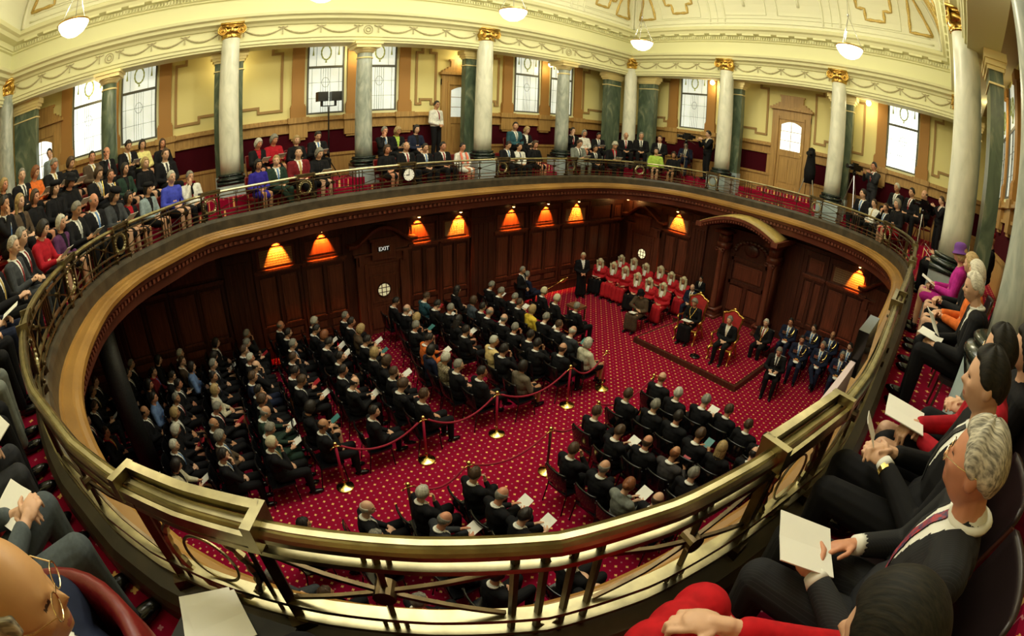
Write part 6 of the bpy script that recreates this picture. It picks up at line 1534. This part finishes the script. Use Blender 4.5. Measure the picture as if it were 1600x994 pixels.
def near(loc, rot, hair, hm, cl, label, pz, top='suit', lower=None, tie=None, hat=None, hatm=None, sk=None, scale=1.0, glass=False, cuffs=True):
    o = person(loc, rot, None, 'g', cl, label, None, pz, top=top, lower=lower, tie=tie, hat=hat, hatm=hatm, skin=sk or SKINS[1], scale=scale)
    if hair: child('hair', HAIR[hair], o, hm, POSES[pz]['HM'])
    if glass: glasses(o, POSES[pz])
    return o
def cuff(o, wr, el, m_=WHITE):
    w_ = Vector(wr); e = Vector(el); d = (e-w_).normalized(); m = MB(); m.tube([w_-d*.004, w_+d*.035], [.034, .040], 16); part('shirt_cuff', m, m_, o, True)
n1 = near((12.24, -12.97, 4.03), H90, 'ns', GREYS, SUIT, 'large grey-haired person in dark suit and floral tie holding white paper, nearest by the rail', 'near_read', tie=FLORAL, lower=SUIT, glass=True, sk=SKINS[3])
cuff(n1, (-.10, .31, .64), (-.27, .06, .62)); cuff(n1, (.10, .24, .65), (.25, .05, .64))
held(n1, 'red-backed white order paper held by the large grey-haired sitter', 'paper', PAPER, (.0, .30, .66), .22, .5, 1.05)
n2 = near((12.26, -12.42, 4.05), H90, 'ns', DKS, cloth('k'), 'person in black suit and wristwatch, mostly hidden by the large grey head', 'near_phone', lower=cloth('k'), tie=TIES[4]); cuff(n2, (-.02, .30, .70), (-.25, .05, .64)); held(n2, 'small folded white paper held by the wristwatch wearer', 'paper', PAPER, (.02, .38, .74), .9, .2, .55)
part('wristwatch', MB().tube([(-.045, .285, .695), (-.065, .27, .692)], .034, 14), BRASSB, n2)
n3 = near((12.38, -11.9, 4.05), H90+.1, 'ns', DKS, cloth('R'), 'dark-haired person with spectacles, red top and black skirt by the pale pedestal', 'near_lady', top='plain', lower=cloth('k'), glass=True); held(n3, 'large white sheet on the black-skirted lap by the pedestal', 'paper', PAPER, (.02, .28, .68), .1, 0, 1.2)
n4 = near((12.62, -11.55, 4.05), H90, 'no', DKS, cloth('k'), 'dark-haired person closest to the near column, half out of frame', 'near_phone', top='plain', lower=cloth('k'))
n5 = near((12.42, -10.12, 4.05), H90+.05, 'ns', WHS, cloth('k'), 'white-haired person in black leaning forward with papers beside the near column', 'near_lean', lower=cloth('k'), tie=TIES[4]); held(n5, 'white papers held by the leaning white-haired sitter', 'paper', PAPER, (0, .36, .68), .9, .3, 1.0); held(n5, 'second white sheet on the leaning sitter\'s lap', 'paper', PAPER, (.0, .28, .63), .05, -.2, 1.2)
n6 = near((12.40, -9.25, 4.05), H90, 'no', WHS, cloth('o'), 'white-haired person in orange scarf, second past the near column', 'near_lady', top='plain', lower=cloth('k'))
n7 = near((12.38, -8.55, 4.05), H90, 'no', BLS, cloth('k'), 'blond person in black, third past the near column', 'near_lady', top='plain', lower=cloth('k'))
n8 = near((12.25, -7.75, 4.05), H90, 'no', BLS, cloth('M'), 'person in magenta shawl and purple brimmed hat by the large white column', 'near_lady', top='plain', lower=cloth('M'), hat='cloche', hatm=mat('purple_felt', (.16, .05, .30), .85)); held(n8, 'white booklet on the magenta sitter\'s lap', 'paper', PAPER, (0, .3, .66), .3, 0, 1.1)
n9 = near((12.1, -5.0, 4.05), H90+.1, 'ns', DKS, cloth('k'), 'dark-haired person with white papers beyond the purple hat', 'near_read', lower=cloth('k')); held(n9, 'white papers of the sitter beyond the purple hat', 'paper', PAPER, (0, .34, .68), .6)
n10 = near((12.95, -5.3, 4.28), H90, None, DKS, cloth('k'), 'person in black with red cap behind the large white column', 'near_lady', top='plain', lower=cloth('k'), hat='beret', hatm=cloth('R'))
n0 = near((12.17, -13.49, 4.0), math.radians(86), 'no', DKS, cloth('red'), 'dark glossy-haired person in scarlet jacket and skirt, lowest in view', 'near_bow', top='plain', lower=cloth('red'))
for x, y, a, lab in ((12.24, -12.97, H90, 'under the large grey-haired sitter'), (12.26, -12.42, H90, 'under the wristwatch wearer'), (12.40, -11.9, H90, 'under the black-skirted sitter'), (12.42, -10.12, H90, 'under the leaning white-haired sitter'), (12.40, -9.25, H90, 'under the orange-scarfed sitter'), (12.38, -8.55, H90, 'under the blond sitter past the near column'), (12.25, -7.75, H90, 'under the magenta-shawled sitter'), (12.1, -5.0, H90, 'beyond the purple hat'), (12.19, -13.50, math.radians(86), 'under the scarlet-dressed sitter')):
    q_ = put_chair(1, x+.02*math.sin(a), y-.02*math.cos(a), 4.05, a, 'dark leather gallery chair '+lab)
    for c_ in q_.children:
        if c_.name.startswith(('backrest', 'seat')): setmats(c_, [DLEATH])
L1_ = near((11.42, -14.72, 4.05), math.radians(8), 'nB', GREYS, cloth('n'), 'bald person with gold spectacles close to the photographer, lower corner', 'near_back', lower=cloth('k'), glass=True, sk=mat('skin_golden', (.60, .33, .14), .45, noise=.1, nscale=12))
L2_ = near((10.80, -15.50, 4.05), math.radians(38), 'ns', GREYS, GREYSUIT, 'person in grey flannel suit with clasped hands and yellow tie', 'near_clasp', lower=GREYSUIT, tie=mat('tie_yellow', (.55, .42, .12), .6))
held(L2_, 'pale programme tucked under the clasped hands of the grey suit', 'paper', PAPER, (-.12, .22, .66), .2, .3, 1.0)
seat = [(RS[i], RAIL[i]) for i in range(NR)]
s_a = s_of(10.30, -14.97)
lay = [(.0, 'near_read', 'k2', 'k'), (-.62, 'near_phone', 'k', 'g'), (-1.22, 'near_read', 'E', 'w'), (-1.85, 'near_clasp', 'k', 'd'), (-2.45, 'near_read', 'n', 'g'), (-3.1, 'near_clasp', 'k', 'b'), (-3.75, 'near_phone', 'e', 'g')]
sgn = 1 if (rxy(s_a+.5)[0].x > rxy(s_a)[0].x) else -1
for i, (ds, pz, cl, hc) in enumerate(lay):
    p, n_, t_ = rxy(s_a+sgn*(ds-.55), -.78); a = math.atan2(-n_.x, n_.y)
    o = near((p.x, p.y, 4.05), a, 'ns', {'k': DKS, 'g': GREYS, 'w': WHS, 'd': DKS, 'b': DKS}[hc], cloth(cl), 'person in %s suit, %s along the rail from the grey flannel suit' % (CL[cl][0], ORD[i+1]), pz, lower=cloth(cl))
    put_chair(1, p.x, p.y, 4.05, a, 'red leather gallery chair, %s along the rail from the grey flannel suit' % ORD[i+1])
    if pz == 'near_read': held(o, 'white programme held by the person %s along from the grey flannel suit' % ORD[i+1], 'paper', PAPER, (0, .32, .68), .3, .2, 1.1)
put_chair(1, 10.80, -15.50, 4.05, math.radians(38), 'red leather gallery chair under the grey flannel suit')
# curved red leather chair back and sheets right below the camera
t = thing('tub_chair', 'glossy red leather chair back next to the bald person', 'chair', (11.43, -14.83, 4.13), math.radians(-132))
m = MB(); vs = []
for i in range(13):
    a = math.radians(-70+140*i/12); 
    for (z, rr) in ((.42, .27), (.75, .29), (.86, .285), (.875, .26), (.84, .235), (.42, .22)): vs.append((rr*math.sin(a)*1.0, -.02-rr*math.cos(a), z))
m.add(vs, [(i*6+j, (i+1)*6+j, (i+1)*6+(j+1) % 6, i*6+(j+1) % 6) for i in range(12) for j in range(6)]+[tuple(range(6)), tuple(72+j for j in reversed(range(6)))])
part('curved_back', m, REDL, t, True); part('seat', MB().lathe([(.23, .36), (.24, .40), (.23, .44), (.1, .455)], n=24), REDL, t, True)
for sx in (-1, 1):
    for sy in (-1, 1): part('leg', MB().tube([(sx*.16, sy*.16, .37), (sx*.18, sy*.18, -.08)], .016, 6), DARKW, t)

t = thing('equipment_case', 'black case against the rail with two white sheets lying on it', 'case', (11.06, -14.53, 4.05), math.radians(52))
m = MB(); m.box(-.20, .20, -.15, .15, 0, .40); m.box(-.205, .205, -.155, .155, .30, .32); part('case_body', m, mat('case_black', (.01, .01, .01), .6), t); part('case_handle', MB().tube([(-.06, -.15, .2), (-.06, -.18, .22), (.06, -.18, .22), (.06, -.15, .2)], .008, 6), BLACK, t)
for i, (x, y, a, z) in enumerate(((10.93, -14.66, .95, 4.456), (10.99, -14.62, 1.15, 4.464))):
    q = bpy.data.objects.new('order_paper', PAPM); COL.objects.link(q); q.location = (x, y, z); q.rotation_euler = (0, 0, a-1.0); setmats(q, [PAPER]); tag(q, 'white order paper lying %s on the black case' % ('uppermost' if i else 'underneath'), 'paper', 'papers on the case')
